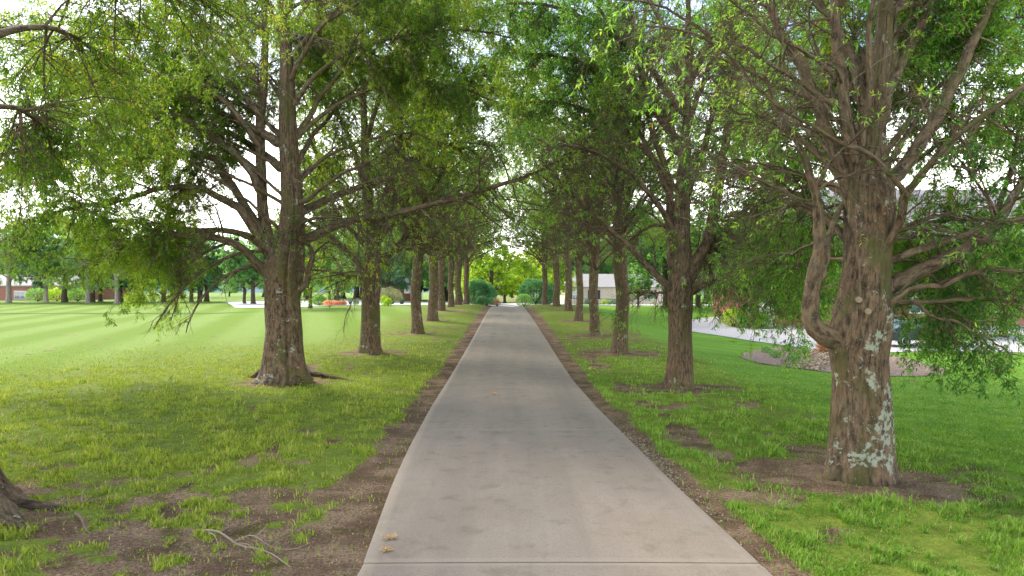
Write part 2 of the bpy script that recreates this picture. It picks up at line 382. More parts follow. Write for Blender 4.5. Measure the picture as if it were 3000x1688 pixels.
def shade_keep(xw, h):
    # twigs in the deep shade over the drive carry few leaves until high up
    inter = sm(5.8, 4.3, np.abs(xw + .5))
    return 1 - inter * (1 - (.10 + .85 * sm(5.6, 9.6, h)))
def tree(name, loc, trunk, limbs, rng, leafm, barkm=('bark', 'bark_limb'), n1=220, n2=1700, n3=9000, per=10, leafL=.10, leafW=.026,
         dead=0, l1=(1.2, 3.0), l2=(.5, 1.2), l3=(.18, .42), up1=.12, droop=.25, t1=(.18, 1), extra=None, roots=None, label=None, cat='tree', group=None,
         limb_sides=10, limb_pts=18, tw_r=.0035, crown='foliage', leader_w=None, twig_level=True, twig_keep=1.0, inner=1.6, inner_p=.25, low=None, bare=(), front=None, world_x=None, clear=None):
    root = empty(name, loc); tag(root, label, cat, group)
    ext = [trunk]
    if roots:
        for pts, rr in roots:
            a, b = resample(pts, rr, 14); ext.append(tubes(a[None], b[None], 10, lump=.1, rng=rng))
    V, F, B = cat_geo(ext)
    mesh_np('trunk', V, F, M[barkm[0]], root, {'bark': B}, True)
    LP = []; LR = []
    for pts, rr in limbs:
        a, b = resample(pts, rr, limb_pts)
        wob = np.cumsum(rng.normal(size=(limb_pts, 3)), 0) * .012; wob -= wob[0]
        LP.append(a + wob); LR.append(b)
    LP = np.array(LP); LR = np.array(LR)
    parts = [tubes(LP, LR, limb_sides, collar=.55, lump=.05, rng=rng)]
    wgt = np.linalg.norm(np.diff(LP, axis=1), axis=2).sum(1)
    if leader_w is not None: wgt = wgt * leader_w
    cen = np.array([0, 0, 0.])
    a1, r1, t_ = spawn(LP, LR, n1, t1, l1, (35, 75), rng, p=9, up=up1, droop=droop, wob=.10, rfac=.5, rmin=.006, weight=wgt, out=.5, cen=cen)
    a2, r2, t2 = spawn(a1, r1, n2, (.15, 1), l2, (30, 70), rng, p=6, up=.05, droop=droop, wob=.10, rfac=.6, rmin=tw_r, flat=.3)
    # limb tips carry leafy spray too
    a2b, r2b, _ = spawn(LP, LR, int(n2 * .18), (.55, 1), l2, (25, 70), rng, p=6, up=.05, droop=droop, rfac=.4, rmin=tw_r, weight=wgt)
    a2 = np.concatenate([a2, a2b]); r2 = np.concatenate([r2, r2b])
    parts.append(tubes(a1, r1, 5)); parts.append(tubes(a2, r2, 4))
    a3, r3, _ = spawn(a2, r2, n3, (.1, 1), l3, (25, 65), rng, p=4, up=0, droop=droop * 1.3, rfac=.7, rmin=tw_r * .8, flat=.3)
    if twig_level:
        k = rng.random(len(a3)) < twig_keep
        parts.append(tubes(a3[k], r3[k], 3))
    if bare:
        BP = []; BR = []
        for pts, rr in bare:
            a, b = resample(pts, rr, limb_pts); BP.append(a); BR.append(b)
        BP = np.array(BP); BR = np.array(BR); parts.append(tubes(BP, BR, 6))
        q1, s1_, _ = spawn(BP, BR, len(bare) * 14, (.15, 1), (.35, 1.1), (15, 50), rng, p=7, droop=.5, wob=.14, rfac=.6, rmin=.004)
        q2, s2_, _ = spawn(q1, s1_, len(bare) * 60, (.15, 1), (.15, .5), (20, 50), rng, p=5, droop=.4, wob=.14, rfac=.7, rmin=.003)
        parts.append(tubes(q1, s1_, 4)); parts.append(tubes(q2, s2_, 3))
    if dead:
        d1, e1, _ = spawn(LP, LR, dead, (.02, .55), (.5, 2.0), (40, 95), rng, p=7, up=-.05, droop=.35, wob=.24, rfac=.22, rmin=.003, kL=.004)
        d2, e2, _ = spawn(d1, e1, dead * 5, (.15, 1), (.2, .8), (30, 75), rng, p=5, up=0, droop=.15, wob=.25, rfac=.6, rmin=.0028)
    if extra is not None: parts.append(extra)
    nf = sum(len(q[1]) for q in parts)
    if dead: parts += [tubes(d1, e1, 4), tubes(d2, e2, 3)]
    V, F, B = cat_geo(parts)
    mesh_np('branches', V, F, M[barkm[1]], root, {'bark': B}, True, None, M['dry_twig'], nf)
    tip = a3[:, -1]; hd = np.hypot(tip[:, 0], tip[:, 1])
    kp = np.where(hd < inner, inner_p, 1.0) * np.where(hd < inner * 1.7, .5 + .5 * sm(inner, inner * 1.7, hd), 1.0)
    if low is not None: kp = kp * sm(low - .5, low + .6, tip[:, 2])
    if world_x is not None: kp = kp * shade_keep(tip[:, 0] + world_x, tip[:, 2])
    if clear is not None: kp = np.where(clear(tip), 0, kp)
    if front is not None: kp = kp * np.where((tip[:, 1] < front[0]) & (np.abs(tip[:, 0]) < front[1]) , front[2], 1)
    a3 = a3[rng.random(len(a3)) < kp]
    V, F, var = leaves(a3, per, leafL, leafW, rng)
    mesh_np(crown, V, F, M[leafm], root, fattr={'var': var})
    return root

def rand_limbs(rng, H, r0, nlow, nup, trunk_top, spread=5.5, z0=3.0, avoid=None):
    """ascending limbs of a vase-headed oak, object space"""
    out = []
    # leaders
    nl = 3
    for k in range(nl):
        a = rng.uniform(0, 6.28); lean = rng.uniform(.08, .22)
        p = np.array([0, 0, trunk_top - .5]); pts = [p]
        for j in range(5):
            p = p + np.array([math.cos(a) * lean, math.sin(a) * lean, 1]) * (H - trunk_top) / 5 + rng.normal(size=3) * .08; pts.append(p)
        out.append((pts, np.linspace(r0 * (.42 if k else .62), .03, 6)))
    for k in range(nlow):
        a = k * 2.4 + rng.uniform(-.4, .4); z = rng.uniform(z0, z0 + 1.8); L = spread * rng.uniform(.75, 1.1); el = rng.uniform(.45, .95)
        p = np.array([0, 0, z]); pts = [p]; e = el
        for j in range(5):
            p = p + np.array([math.cos(a) * math.cos(e), math.sin(a) * math.cos(e), math.sin(e)]) * L / 5; pts.append(p)
            e -= rng.uniform(.0, .18); a += rng.uniform(-.12, .12)
        out.append((pts, np.linspace(r0 * rng.uniform(.17, .28), .012, 6)))
    for k in range(nup):
        a = k * 2.4 + 1 + rng.uniform(-.5, .5); z = rng.uniform(z0 + .8, H * .6); L = spread * rng.uniform(.7, 1.2) * (1.25 - .3 * z / H); e = rng.uniform(.65, 1.25)
        p = np.array([0, 0, z]); pts = [p]
        for j in range(5):
            p = p + np.array([math.cos(a) * math.cos(e), math.sin(a) * math.cos(e), math.sin(e)]) * L / 5; pts.append(p)
            e -= rng.uniform(-.03, .16); a += rng.uniform(-.1, .1)
        out.append((pts, np.linspace(r0 * rng.uniform(.13, .27), .012, 6)))
    return out

def at_height(path, z):
    q = np.array(path, float); return np.array([np.interp(z, q[:, 2], q[:, 0]), np.interp(z, q[:, 2], q[:, 1]), z])
def traced(origin, Z, spec, lr=1.0):
    """limb traced at its own distance: list of (px,py), depth change along it, start/end radius px"""
    out = []
    for pts, dz, ra, rb in spec:
        n = len(pts); P3 = []
        for i, (px, py) in enumerate(pts):
            f = i / (n - 1); d0, d1 = dz if isinstance(dz, tuple) else (0, dz); zz = Z + d0 + (d1 - d0) * f
            P3.append(P(px, py, zz) - origin)
        rr = np.linspace(ra, rb, n) * Z / 2000
        out.append((P3, rr * lr))
    return out
GRP = 'oaks planted in two rows along the driveway'

# ---------------------------------------------------------------- where the avenue trees stand (x, y, trunk radius)
RIGHT = [(4.80, 9.5, .38), (4.62, 18.9, .31), (4.38, 27.6, .30), (4.40, 36.2, .27), (4.72, 48, .26), (4.95, 60, .33), (4.55, 70, .35), (3.85, 80, .33)]
LEFT = [(-6.72, 8.2, .34), (-6.58, 19.8, .44), (-5.84, 28, .33), (-5.28, 38, .31), (-5.60, 48, .36), (-6.20, 60, .33), (-6.25, 70, .32), (-6.0, 76.5, .40), (-5.6, 84, .36)]

def dirt_mask(x, y):
    oL = driveL(y) - x; oR = x - driveR(y)
    n1 = fbm(x * 1.3, y * 1.3, 3, 4); n2 = fbm(x * .5, y * .5, 9, 4); n3 = fbm(x * 4, y * 4, 12, 3)
    wL = np.interp(y, [0, 6, 9, 14, 22, 40, 90], [1.0, .95, .62, .5, .5, .6, .7]) * (.55 + .9 * n1)
    wR = np.interp(y, [0, 6, 9, 14, 22, 40, 90], [.33, .34, .36, .40, .55, .7, .8]) * (.55 + .9 * n1)
    d = np.maximum(sm(wL + .22, wL - .12, oL) * (oL > -.1), sm(wR + .18, wR - .12, oR) * (oR > -.1))
    for i, (tx, ty, tr) in enumerate(RIGHT + LEFT):
        dd = np.hypot((x - tx) * (.75 if i else .7), (y - ty) * 1.0) + (n1 - .5) * 1.3 + (n3 - .5) * .5
        d = np.maximum(d, sm(1.55, .75, dd) * .95)
    # worn earth in front of the nearest left tree
    a = .9 * np.exp(-((x + 4.6) / 2.2) ** 2 - ((y - 7.6) / 1.5) ** 2) + 1.0 * np.exp(-((x + 2.6) / 1.1) ** 2 - ((y - 6.3) / 1.2) ** 2)
    n4 = fbm(x * 2.6, y * 2.6, 21, 4); d = np.maximum(d, .75 * sm(.54, .66, n4 * .6 + n3 * .4) * sm(-1.5, -3, x) * sm(20, 10, y)); d = np.maximum(d, sm(.52, .66, n4 * .5 + n3 * .2 + a * .40)) * (1 - .8 * sm(.56, .66, fbm(x * 3.1, y * 3.1, 91, 3)) * sm(.3, .8, oL))
    # thin bare patches through the rough grass beside the drive
    rough = sm(7.5, 5.0, np.abs(x + .5) * .8)
    d = np.maximum(d, rough * sm(.60, .68, n1 * .6 + n2 * .4) * .85)
    b = np.exp(-((oR - 1.25) / .5) ** 2) * sm(5, 9, y) * sm(45, 25, y)
    d = np.maximum(d, sm(.58, .70, n1 * .8 + b * .28) * .85)
    return np.clip(d, 0, 1)
def lawn_mask(x, y):
    n = fbm(x * .6, y * .6, 40, 3) - .5
    r = sm(5.8, 7.4, x + n * 1.4 - .02 * y)
    l = np.maximum(sm(22, 38, y + n * 8) * sm(-7.4, -10, x + n), sm(-12, -18, x + n * 3) * sm(12, 26, y))
    return np.maximum(r, l)

# ---------------------------------------------------------------- ground
def axis(dense, ends):
    return np.array(sorted(set(np.round(np.concatenate([dense] + ends), 4))))
gx = axis(np.arange(-10, 10.01, .09), [np.arange(-26, -10, .4), np.arange(10, 34, .35), np.arange(-80, -26, 1.6), np.arange(34, 80, 1.4), -np.geomspace(80, 1500, 18), np.geomspace(80, 1500, 18)])
gy = axis(np.arange(3.0, 18, .09), [np.arange(18, 40, .25), np.arange(40, 130, .8), np.geomspace(130, 1600, 30), np.linspace(-60, 3, 16)])
GX, GY = np.meshgrid(gx, gy)
GZ = gz(GX, np.maximum(GY, 0)); DM = dirt_mask(GX, GY)
near = sm(40, 15, GY) * (np.abs(GX) < 10)
GZ = GZ - .035 * DM * near + (fbm(GX * 5, GY * 5, 77, 3) - .5) * .05 * near * (np.abs(GX - (driveL(GY) + driveR(GY)) / 2) > 2.05) * sm(1.95, 2.6, np.abs(GX - (driveL(GY) + driveR(GY)) / 2))
nx_, ny_ = len(gx), len(gy); idx = np.arange(nx_ * ny_).reshape(ny_, nx_)
F = np.stack([idx[:-1, :-1], idx[:-1, 1:], idx[1:, 1:], idx[1:, :-1]], -1).reshape(-1, 4)
m, n, b = mat('ground'); M['ground'] = m
co = N(n, 'ShaderNodeNewGeometry').outputs['Position']
da = N(n, 'ShaderNodeAttribute', attribute_name='dirt').outputs['Fac']; la = N(n, 'ShaderNodeAttribute', attribute_name='lawn').outputs['Fac']
mc = N(n, 'ShaderNodeMapping'); mc.inputs['Scale'].default_value = (1, 1, 0); n.links.new(co, mc.inputs['Vector']); cf = mc.outputs[0]
fine = noise(n, cf, 45, 4, .7); med = noise(n, cf, 3.2, 5, .6); big = noise(n, cf, .35, 4, .6)
rough_c = mixc(n, mapr(n, med, .35, .62), (.115, .185, .018), (.210, .295, .034))
rough_c = mixc(n, mapr(n, noise(n, cf, 14, 5, .75), .42, .62, 0, .5), rough_c, (.070, .075, .015))
rough_c = mixc(n, mapr(n, fine, .40, .62, 0, .6), rough_c, (.075, .055, .022))
# mown stripes: grass laid over in alternate directions by the mower
sp = N(n, 'ShaderNodeSeparateXYZ'); n.links.new(co, sp.inputs[0])
u = mathn(n, 'ADD', mathn(n, 'MULTIPLY', sp.outputs['X'], .958), mathn(n, 'MULTIPLY', sp.outputs['Y'], .285))
u = mathn(n, 'ADD', u, mathn(n, 'MULTIPLY', big, .8))
s1 = mathn(n, 'SINE', mathn(n, 'MULTIPLY', u, 2 * math.pi / 4.0))
s1 = mapr(n, s1, -.7, .7, .1, .9)
v2 = mathn(n, 'ADD', mathn(n, 'MULTIPLY', sp.outputs['X'], .45), mathn(n, 'MULTIPLY', sp.outputs['Y'], .893))
s2 = mapr(n, mathn(n, 'SINE', mathn(n, 'MULTIPLY', mathn(n, 'ADD', v2, big), 2 * math.pi / 2.4)), -.5, .5, 0, 1)
lL = mixc(n, s1, (.125, .205, .018), (.200, .285, .070))
lR = mixc(n, mapr(n, s2, 0, 1, .2, .8), (.105, .250, .016), (.155, .310, .045))
lw = mixc(n, mapr(n, sp.outputs['X'], -1, 1), lL, lR)
lw = mixc(n, mapr(n, med, .42, .66, 0, .5), lw, (.15, .215, .018))
lw = mixc(n, mapr(n, noise(n, cf, 11, 5, .7), .48, .68, 0, .45), lw, (.05, .12, .012))
lw = mixc(n, mapr(n, fine, .4, .75, 0, .45), lw, (.05, .10, .012))
gr = mixc(n, la, rough_c, lw)
# unmown swale edge across the left field
ed = mathn(n, 'ADD', sp.outputs['Y'], mathn(n, 'MULTIPLY', noise(n, cf, .12, 2), 5))
band = mathn(n, 'MULTIPLY', mapr(n, ed, 62.5, 63.2, 0, 1), mapr(n, ed, 64.2, 66, 1, 0))
band = mathn(n, 'MULTIPLY', band, mapr(n, sp.outputs['X'], -25, -22, .8, 0))
gr = mixc(n, band, gr, (.04, .085, .012))
dfine = noise(n, cf, 30, 5, .75); dmed = noise(n, cf, 1.7, 4, .6)
dc = mixc(n, mapr(n, dmed, .40, .62), (.150, .095, .058), (.310, .215, .135))
dc = mixc(n, mapr(n, dfine, .42, .62, 0, .8), dc, (.034, .022, .013))
dc = mixc(n, mapr(n, noise(n, cf, 60, 2, .5), .66, .72, 0, .6), dc, (.34, .25, .15))
dc = mixc(n, mapr(n, noise(n, cf, 2.4, 5, .65), .56, .66, 0, .7), dc, (.055, .060, .008))
edge = mapr(n, mathn(n, 'ADD', da, mathn(n, 'MULTIPLY', mathn(n, 'SUBTRACT', fine, .5), .9)), .35, .6)
n.links.new(mixc(n, edge, gr, dc), b.inputs['Base Color'])
bumpn(n, b, mathn(n, 'ADD', fine, mathn(n, 'MULTIPLY', dfine, .6)), .8, .03)
b.inputs['Specular IOR Level'].default_value = .05
g = mesh_np('ground', np.stack([GX, GY, GZ], -1).reshape(-1, 3), F, m, attrs={'dirt': DM.ravel(), 'lawn': lawn_mask(GX, GY).ravel()}, smooth=True)
tag(g, kind='structure')

# ---------------------------------------------------------------- driveway: concrete slabs with joints
joints = [-2.0, 6.30, 12.4, 18.4, 24.2, 30.2, 36.2, 42.2, 48.2, 54.2, 60.2, 66.2, 72.2, 78.2, 86, 94, 104, 116, 130]
VV = []; FF = []; EU = []; EJ = []
for j0, j1 in zip(joints[:-1], joints[1:]):
    y0, y1 = j0 + .005, j1 - .005
    ys = np.unique(np.r_[y0, y0 + .11, np.linspace(y0 + .11, y1 - .11, max(3, int((y1 - y0) / .5))), y1 - .11, y1])
    base = len(VV)
    for y in ys:
        yy = max(y, 0); l, r = driveL(yy), driveR(yy); W = r - l
        z = CAMH - float(depth_below((l + r) / 2, yy)) + .045
        us = [0, 0, .012, .13, W * .3, W * .5, W * .7, W - .13, W - .012, W, W]
        zs = [-.2, -.012, 0, 0, .006, .008, .006, 0, 0, -.012, -.2]
        for q, (uu, dz) in enumerate(zip(us, zs)):
            ee = .010 if (y == ys[0] or y == ys[-1]) else 0
            VV.append((l + uu, y, z + dz - ee)); EU.append(min(uu, W - uu)); EJ.append(min(y - y0, y1 - y))
    k = 11
    for i in range(len(ys) - 1):
        for q in range(k - 1):
            a = base + i * k + q; FF.append((a, a + 1, a + k + 1, a + k))
    # end walls of the joint
    for i in (0, len(ys) - 1):
        for q in range(1, k - 1): pass
m, n, b = mat('concrete')
co = N(n, 'ShaderNodeNewGeometry').outputs['Position']
eu = N(n, 'ShaderNodeAttribute', attribute_name='eu').outputs['Fac']; ej = N(n, 'ShaderNodeAttribute', attribute_name='ej').outputs['Fac']
f1 = noise(n, co, 160, 3, .7); f2 = noise(n, co, 1.1, 5, .6); f3 = noise(n, co, 6, 5, .65)
mpl = N(n, 'ShaderNodeMapping'); mpl.inputs['Scale'].default_value = (1.6, .10, 1); n.links.new(co, mpl.inputs['Vector'])
st = noise(n, mpl.outputs[0], 1, 4, .6)
c = mixc(n, mapr(n, f2, .35, .65), (.205, .155, .100), (.240, .196, .140))
c = mixc(n, mapr(n, st, .40, .62, 0, .5), c, (.110, .090, .060))
c = mixc(n, mapr(n, f3, .5, .75, 0, .35), c, (.115, .09, .06))
c = mixc(n, mapr(n, f1, .35, .62, 0, .6), c, (.27, .235, .20))
c = mixc(n, mapr(n, noise(n, co, 38, 4, .7), .50, .72, 0, .45), c, (.085, .065, .045))
c = mixc(n, mapr(n, noise(n, co, 2.6, 6, .7), .54, .66, 0, .4), c, (.095, .075, .05))
c = mixc(n, mapr(n, noise(n, co, 210, 2, .5), .60, .68, 0, .5), c, (.09, .07, .05))
c = mixc(n, mapr(n, eu, .10, .14, .30, 0), c, (.28, .23, .17))
c = mixc(n, mapr(n, ej, .07, .10, .35, 0), c, (.28, .23, .17))
c = mixc(n, mapr(n, ej, .0, .010, .5, 0), c, (.07, .055, .035))
n.links.new(c, b.inputs['Base Color']); bumpn(n, b, f1, .25, .004); b.inputs['Roughness'].default_value = .8
me = mesh_np('driveway', VV, FF, m, attrs={'eu': EU, 'ej': EJ}); tag(me, kind='structure')

# ---------------------------------------------------------------- draped sheets (paver drive, beds, far road)
import bmesh
def drape(name, pts, material, lift=.03, cell=.7, thick=0, ground=None):
    bm = bmesh.new(); vs = [bm.verts.new((p[0], p[1], 0)) for p in pts]; bm.faces.new(vs)
    bmesh.ops.triangulate(bm, faces=bm.faces[:])
    for _ in range(7):
        e = [q for q in bm.edges if q.calc_length() > cell * (1 + .02 * abs(q.verts[0].co.y))]
        if not e: break
        bmesh.ops.subdivide_edges(bm, edges=e, cuts=1, use_grid_fill=False); bmesh.ops.triangulate(bm, faces=[f for f in bm.faces if len(f.verts) > 3])
    for v in bm.verts: v.co.z = float(gz(v.co.x, v.co.y)) + lift
    if thick:
        r = bmesh.ops.extrude_face_region(bm, geom=bm.faces[:])
        for v in r['geom']:
            if isinstance(v, bmesh.types.BMVert): v.co.z -= thick
    bmesh.ops.recalc_face_normals(bm, faces=bm.faces[:])
    me = bpy.data.meshes.new(name); bm.to_mesh(me); bm.free(); me.materials.append(material)
    o = bpy.data.objects.new(name, me); C.objects.link(o); return o
def smooth_poly(pts, k=6):
    q = np.array(pts, float); n_ = len(q); out = []
    for i in range(n_):
        p0, p1, p2, p3 = q[i-1], q[i], q[(i+1) % n_], q[(i+2) % n_]
        for t in np.linspace(0, 1, k, endpoint=False):
            out.append(.5*((2*p1) + (-p0+p2)*t + (2*p0-5*p1+4*p2-p3)*t*t + (-p0+3*p1-3*p2+p3)*t**3))
    return out
def GP(px, py): return onground(px, py)[:2]

m, n, b = mat('pavers'); co = N(n, 'ShaderNodeNewGeometry').outputs['Position']
mp_ = N(n, 'ShaderNodeMapping'); cxy = GP(2063, 955); mp_.inputs['Location'].default_value = (-cxy[0], -cxy[1], 0); n.links.new(co, mp_.inputs['Vector'])
wv = n.nodes.new('ShaderNodeTexWave'); wv.wave_type = 'RINGS'; wv.rings_direction = 'Z'; wv.inputs['Scale'].default_value = 1.1; wv.inputs['Distortion'].default_value = .4; n.links.new(mp_.outputs[0], wv.inputs['Vector'])
br = n.nodes.new('ShaderNodeTexBrick'); br.inputs['Scale'].default_value = 3.2; br.inputs['Mortar Size'].default_value = .03
for q, v in (('Color1', (.52, .50, .49, 1)), ('Color2', (.43, .41, .41, 1)), ('Mortar', (.20, .19, .18, 1))): br.inputs[q].default_value = v
n.links.new(mp_.outputs[0], br.inputs['Vector'])
dist = N(n, 'ShaderNodeVectorMath', operation='LENGTH'); n.links.new(mp_.outputs[0], dist.inputs[0])
ring = mathn(n, 'MULTIPLY', mapr(n, wv.outputs['Fac'], .0, .3, .55, 0), mapr(n, dist.outputs['Value'], 2.6, 3.4, 1, 0))
n.links.new(mixc(n, ring, br.outputs['Color'], (.16, .15, .15)), b.inputs['Base Color'])
M['paver'] = m
pv = [GP(*q) for q in [(1992, 957), (2008, 944), (2035, 936), (2075, 931), (2118, 928), (2210, 925), (2500, 925), (2900, 925), (3300, 930), (3300, 1028), (2900, 1032), (2740, 1030), (2590, 1035), (2480, 1034), (2400, 1028), (2300, 1014), (2200, 1000), (2110, 985), (2035, 974), (2005, 967)]]
o = drape('paver_drive', smooth_poly(pv, 4), M['paver'], .035); tag(o, kind='structure')
M['mulch'] = simple('mulch', (.21, .145, .105), .95, .75, 9, .9)
o = drape('mulch_bed', smooth_poly([GP(*q) for q in [(2170, 1042), (2200, 1030), (2240, 1022), (2300, 1019), (2370, 1024), (2440, 1032), (2520, 1040), (2590, 1042), (2640, 1048), (2700, 1062), (2768, 1084), (2762, 1097), (2700, 1103), (2590, 1103), (2450, 1094), (2340, 1081), (2250, 1069), (2190, 1056)]], 4), M['mulch'], .025, .6)
tag(o, 'brown mulch bed with young shrubs, cut into the lawn behind the big right trunk', 'planting bed', kind='structure')
o = drape('island_bed', smooth_poly([GP(*q) for q in [(2118, 945), (2150, 936), (2225, 933), (2262, 940), (2268, 962), (2220, 965), (2160, 961), (2125, 953)]], 4), M['mulch'], .055, .6); tag(o, kind='structure')
M['pale_pave'] = simple('pale_concrete', (.62, .58, .54), .8, .08, 1.2)
for nm, poly in (('far_road', [(-30, 74), (-22, 72.5), (-8.5, 76), (-7.5, 108), (-30, 118), (-42, 100)]),
                 ('far_forecourt', [(7.5, 92), (34, 92), (60, 96), (60, 112), (5, 112)]),
                 ('far_court', [(-7.0, 88), (7, 88), (7, 104), (-7, 104)]),
                 ('far_lane', [(-30, 113), (5, 113.2), (30, 113.2), (30, 121), (-30, 124)])):
    o = drape(nm, poly, M['pale_pave'], .05, 2.0); tag(o, kind='structure')
# ---------------------------------------------------------------- the big right-hand oak (traced at its own distance)
def base_of(x, y): return np.array([x, y, float(gz(x, y))])
rng = np.random.default_rng(11)
o1 = base_of(4.80, 9.5); Z = 9.5
tp = [((2515, 1420), 82), ((2515, 1330), 80), ((2522, 1200), 77), ((2520, 1100), 73), ((2515, 1040), 76), ((2520, 980), 84), ((2530, 900), 80), ((2532, 860), 72), ((2540, 780), 66), ((2545, 700), 66), ((2548, 620), 70), ((2545, 560), 70), ((2545, 500), 60), ((2550, 420), 42), ((2562, 330), 31), ((2578, 200), 26), ((2592, 60), 22), ((2600, -150), 18), ((2620, -500), 14), ((2630, -900), 6)]
path = [P(*p, Z) - o1 for p, r in tp]; path[0][2] = -.12
rad = [r * Z / 2000 for p, r in tp]
trunk = loft_trunk(path, rad, 0, .30, .38, 5, sides=64, rings=150, groove=[(-1.15, .10, .05), (-1.9, .12, .05), (-2.5, .16, .05)], lobes=[(-2.9, 1.1), (-2.1, .7), (-1.1, .9), (-.2, 1.1), (.9, .9), (2.0, .9)], flute=.05)
specR1 = [
 ([(2520, 1010), (2440, 992), (2400, 972), (2380, 935), (2383, 890), (2394, 840), (2400, 780), (2416, 720), (2408, 633), (2400, 570), (2372, 500), (2342, 430), (2290, 330), (2230, 220)], -.5, 46, 5),
 ([(2402, 830), (2416, 720), (2435, 664), (2458, 617), (2476, 560), (2490, 470), (2500, 360)], (-.2, .5), 15, 6),
 ([(2555, 880), (2610, 838), (2660, 810), (2720, 782), (2790, 742), (2850, 705), (2900, 662), (2952, 596), (3000, 520), (3080, 400), (3180, 250)], .3, 36, 10),
 ([(2520, 925), (2543, 913), (2602, 890), (2640, 855), (2699, 828), (2757, 820), (2815, 793), (2893, 774), (3000, 776), (3130, 790)], -1.2, 13, 5),
 ([(2560, 890), (2621, 882), (2737, 885), (2873, 877), (3000, 886), (3120, 880)], -.3, 11, 6),
 ([(2600, 885), (2680, 892), (2718, 923), (2776, 945), (2854, 975), (2912, 1008), (2960, 1050)], -.6, 7, 2),
 ([(2530, 830), (2563, 765), (2606, 722), (2641, 672), (2660, 633), (2660, 586), (2688, 550), (2719, 505), (2777, 439), (2855, 373), (2932, 322), (3020, 262), (3120, 190)], -1.4, 20, 7),
 ([(2660, 600), (2655, 570), (2635, 540), (2606, 509), (2563, 458), (2517, 427), (2466, 412), (2427, 388), (2369, 346), (2311, 319), (2233, 264), (2155, 198), (2078, 152), (2000, 113), (1900, 95)], (-.58, -2.0), 11, 3),
 ([(2500, 600), (2486, 544), (2447, 427), (2408, 330), (2369, 253), (2330, 175), (2291, 117), (2253, 39), (2220, -60), (2180, -200)], .5, 30, 14),
 ([(2515, 520), (2492, 440), (2480, 350), (2468, 253), (2455, 117), (2447, 0), (2440, -150), (2430, -400)], -.3, 26, 14),
 ([(2540, 520), (2530, 400), (2545, 280), (2548, 150), (2556, 0), (2565, -160)], -.7, 14, 8),
 ([(2570, 560), (2641, 505), (2699, 427), (2757, 330), (2796, 253), (2855, 155), (2893, 78), (2932, 0), (2990, -120), (3060, -300)], .8, 30, 14),
 ([(2560, 520), (2602, 447), (2641, 396), (2699, 322), (2757, 253), (2810, 190), (2900, 110), (3000, 50), (3100, 10)], 1.3, 13, 5),
 ([(2510, 560), (2454, 524), (2388, 466), (2330, 408), (2280, 377), (2200, 340), (2130, 330), (2060, 240), (1980, 225)], .9, 12, 3),
 ([(2500, 340), (2486, 322), (2420, 291), (2342, 233), (2272, 194), (2194, 144), (2093, 113), (2000, 47), (1900, 0), (1800, -20)], -.9, 12, 3),
 ([(2465, 260), (2408, 194), (2350, 144), (2291, 101), (2240, 60), (2180, 10), (2080, -60)], -.9, 10, 3),
 ([(2700, 790), (2760, 830), (2820, 880), (2860, 930)], 1.6, 7, 2),
 ([(2757, 466), (2860, 300), (2960, 150), (3050, 0)], 2.2, 10, 3), ([(2831, 400), (2900, 330), (2980, 290), (3060, 280)], 1.6, 8, 3), ([(2900, 662), (2950, 500), (2985, 330), (3010, 150)], (.2, 1.4), 12, 4), ([(2600, 480), (2720, 300), (2800, 120), (2860, -60)], 2.4, 11, 4), ([(2530, 420), (2440, 250), (2380, 80), (2350, -100)], 2.2, 10, 4),
 ([(2600, 820), (2680, 840), (2760, 870), (2830, 920)], 2.5, 8, 2), ([(2590, 760), (2700, 760), (2820, 790), (2920, 840)], 3, 8, 2), ([(2600, 700), (2720, 690), (2860, 700), (2990, 730)], 3.2, 9, 2), ([(2500, 760), (2420, 760), (2330, 790), (2250, 840)], 2.5, 8, 2),
 ([(2410, 700), (2340, 740), (2260, 770), (2190, 820)], 2.2, 7, 2),
 ([(2560, 690), (2600, 560), (2680, 480), (2800, 400), (2950, 360), (3100, 330)], 2.6, 14, 5),
 ([(2545, 760), (2600, 700), (2700, 660), (2820, 640), (2950, 650), (3050, 690)], 2.2, 12, 4),
 ([(2500, 560), (2420, 540), (2320, 560), (2200, 600), (2080, 640)], 3.0, 10, 3),
 ([(2560, 640), (2480, 600), (2380, 620), (2280, 700), (2220, 790)], 3.4, 9, 3),
]
limbs = traced(o1, Z, specR1, .74)
for pts_, rr in [([(2563, 380), (2600, 250), (2614, 100), (2640, -60), (2700, -260)], (24, 12)), ([(2560, 470), (2500, 200), (2400, 0), (2300, -200)], (20, 9)), ([(2570, 300), (2680, 100), (2850, -120), (3050, -300)], (18, 8))]:
    limbs += traced(o1, Z, [(pts_, rng.uniform(1, 3), *rr)])
for k_ in range(24):
    az = -.1 + 2.2 * ((k_ * .618) % 1); z_ = 2.9 + 6.5 * ((k_ * .377) % 1); e_ = .35 + .5 * ((k_ * .71) % 1); p = at_height(path, z_); pts = [p]
    for j in range(5):
        p = p + np.array([math.cos(az) * math.cos(e_), math.sin(az) * math.cos(e_), math.sin(e_)]) * .95; pts.append(p); e_ -= .08; az += .06
    limbs.append((pts, np.linspace(.055, .010, 6)))
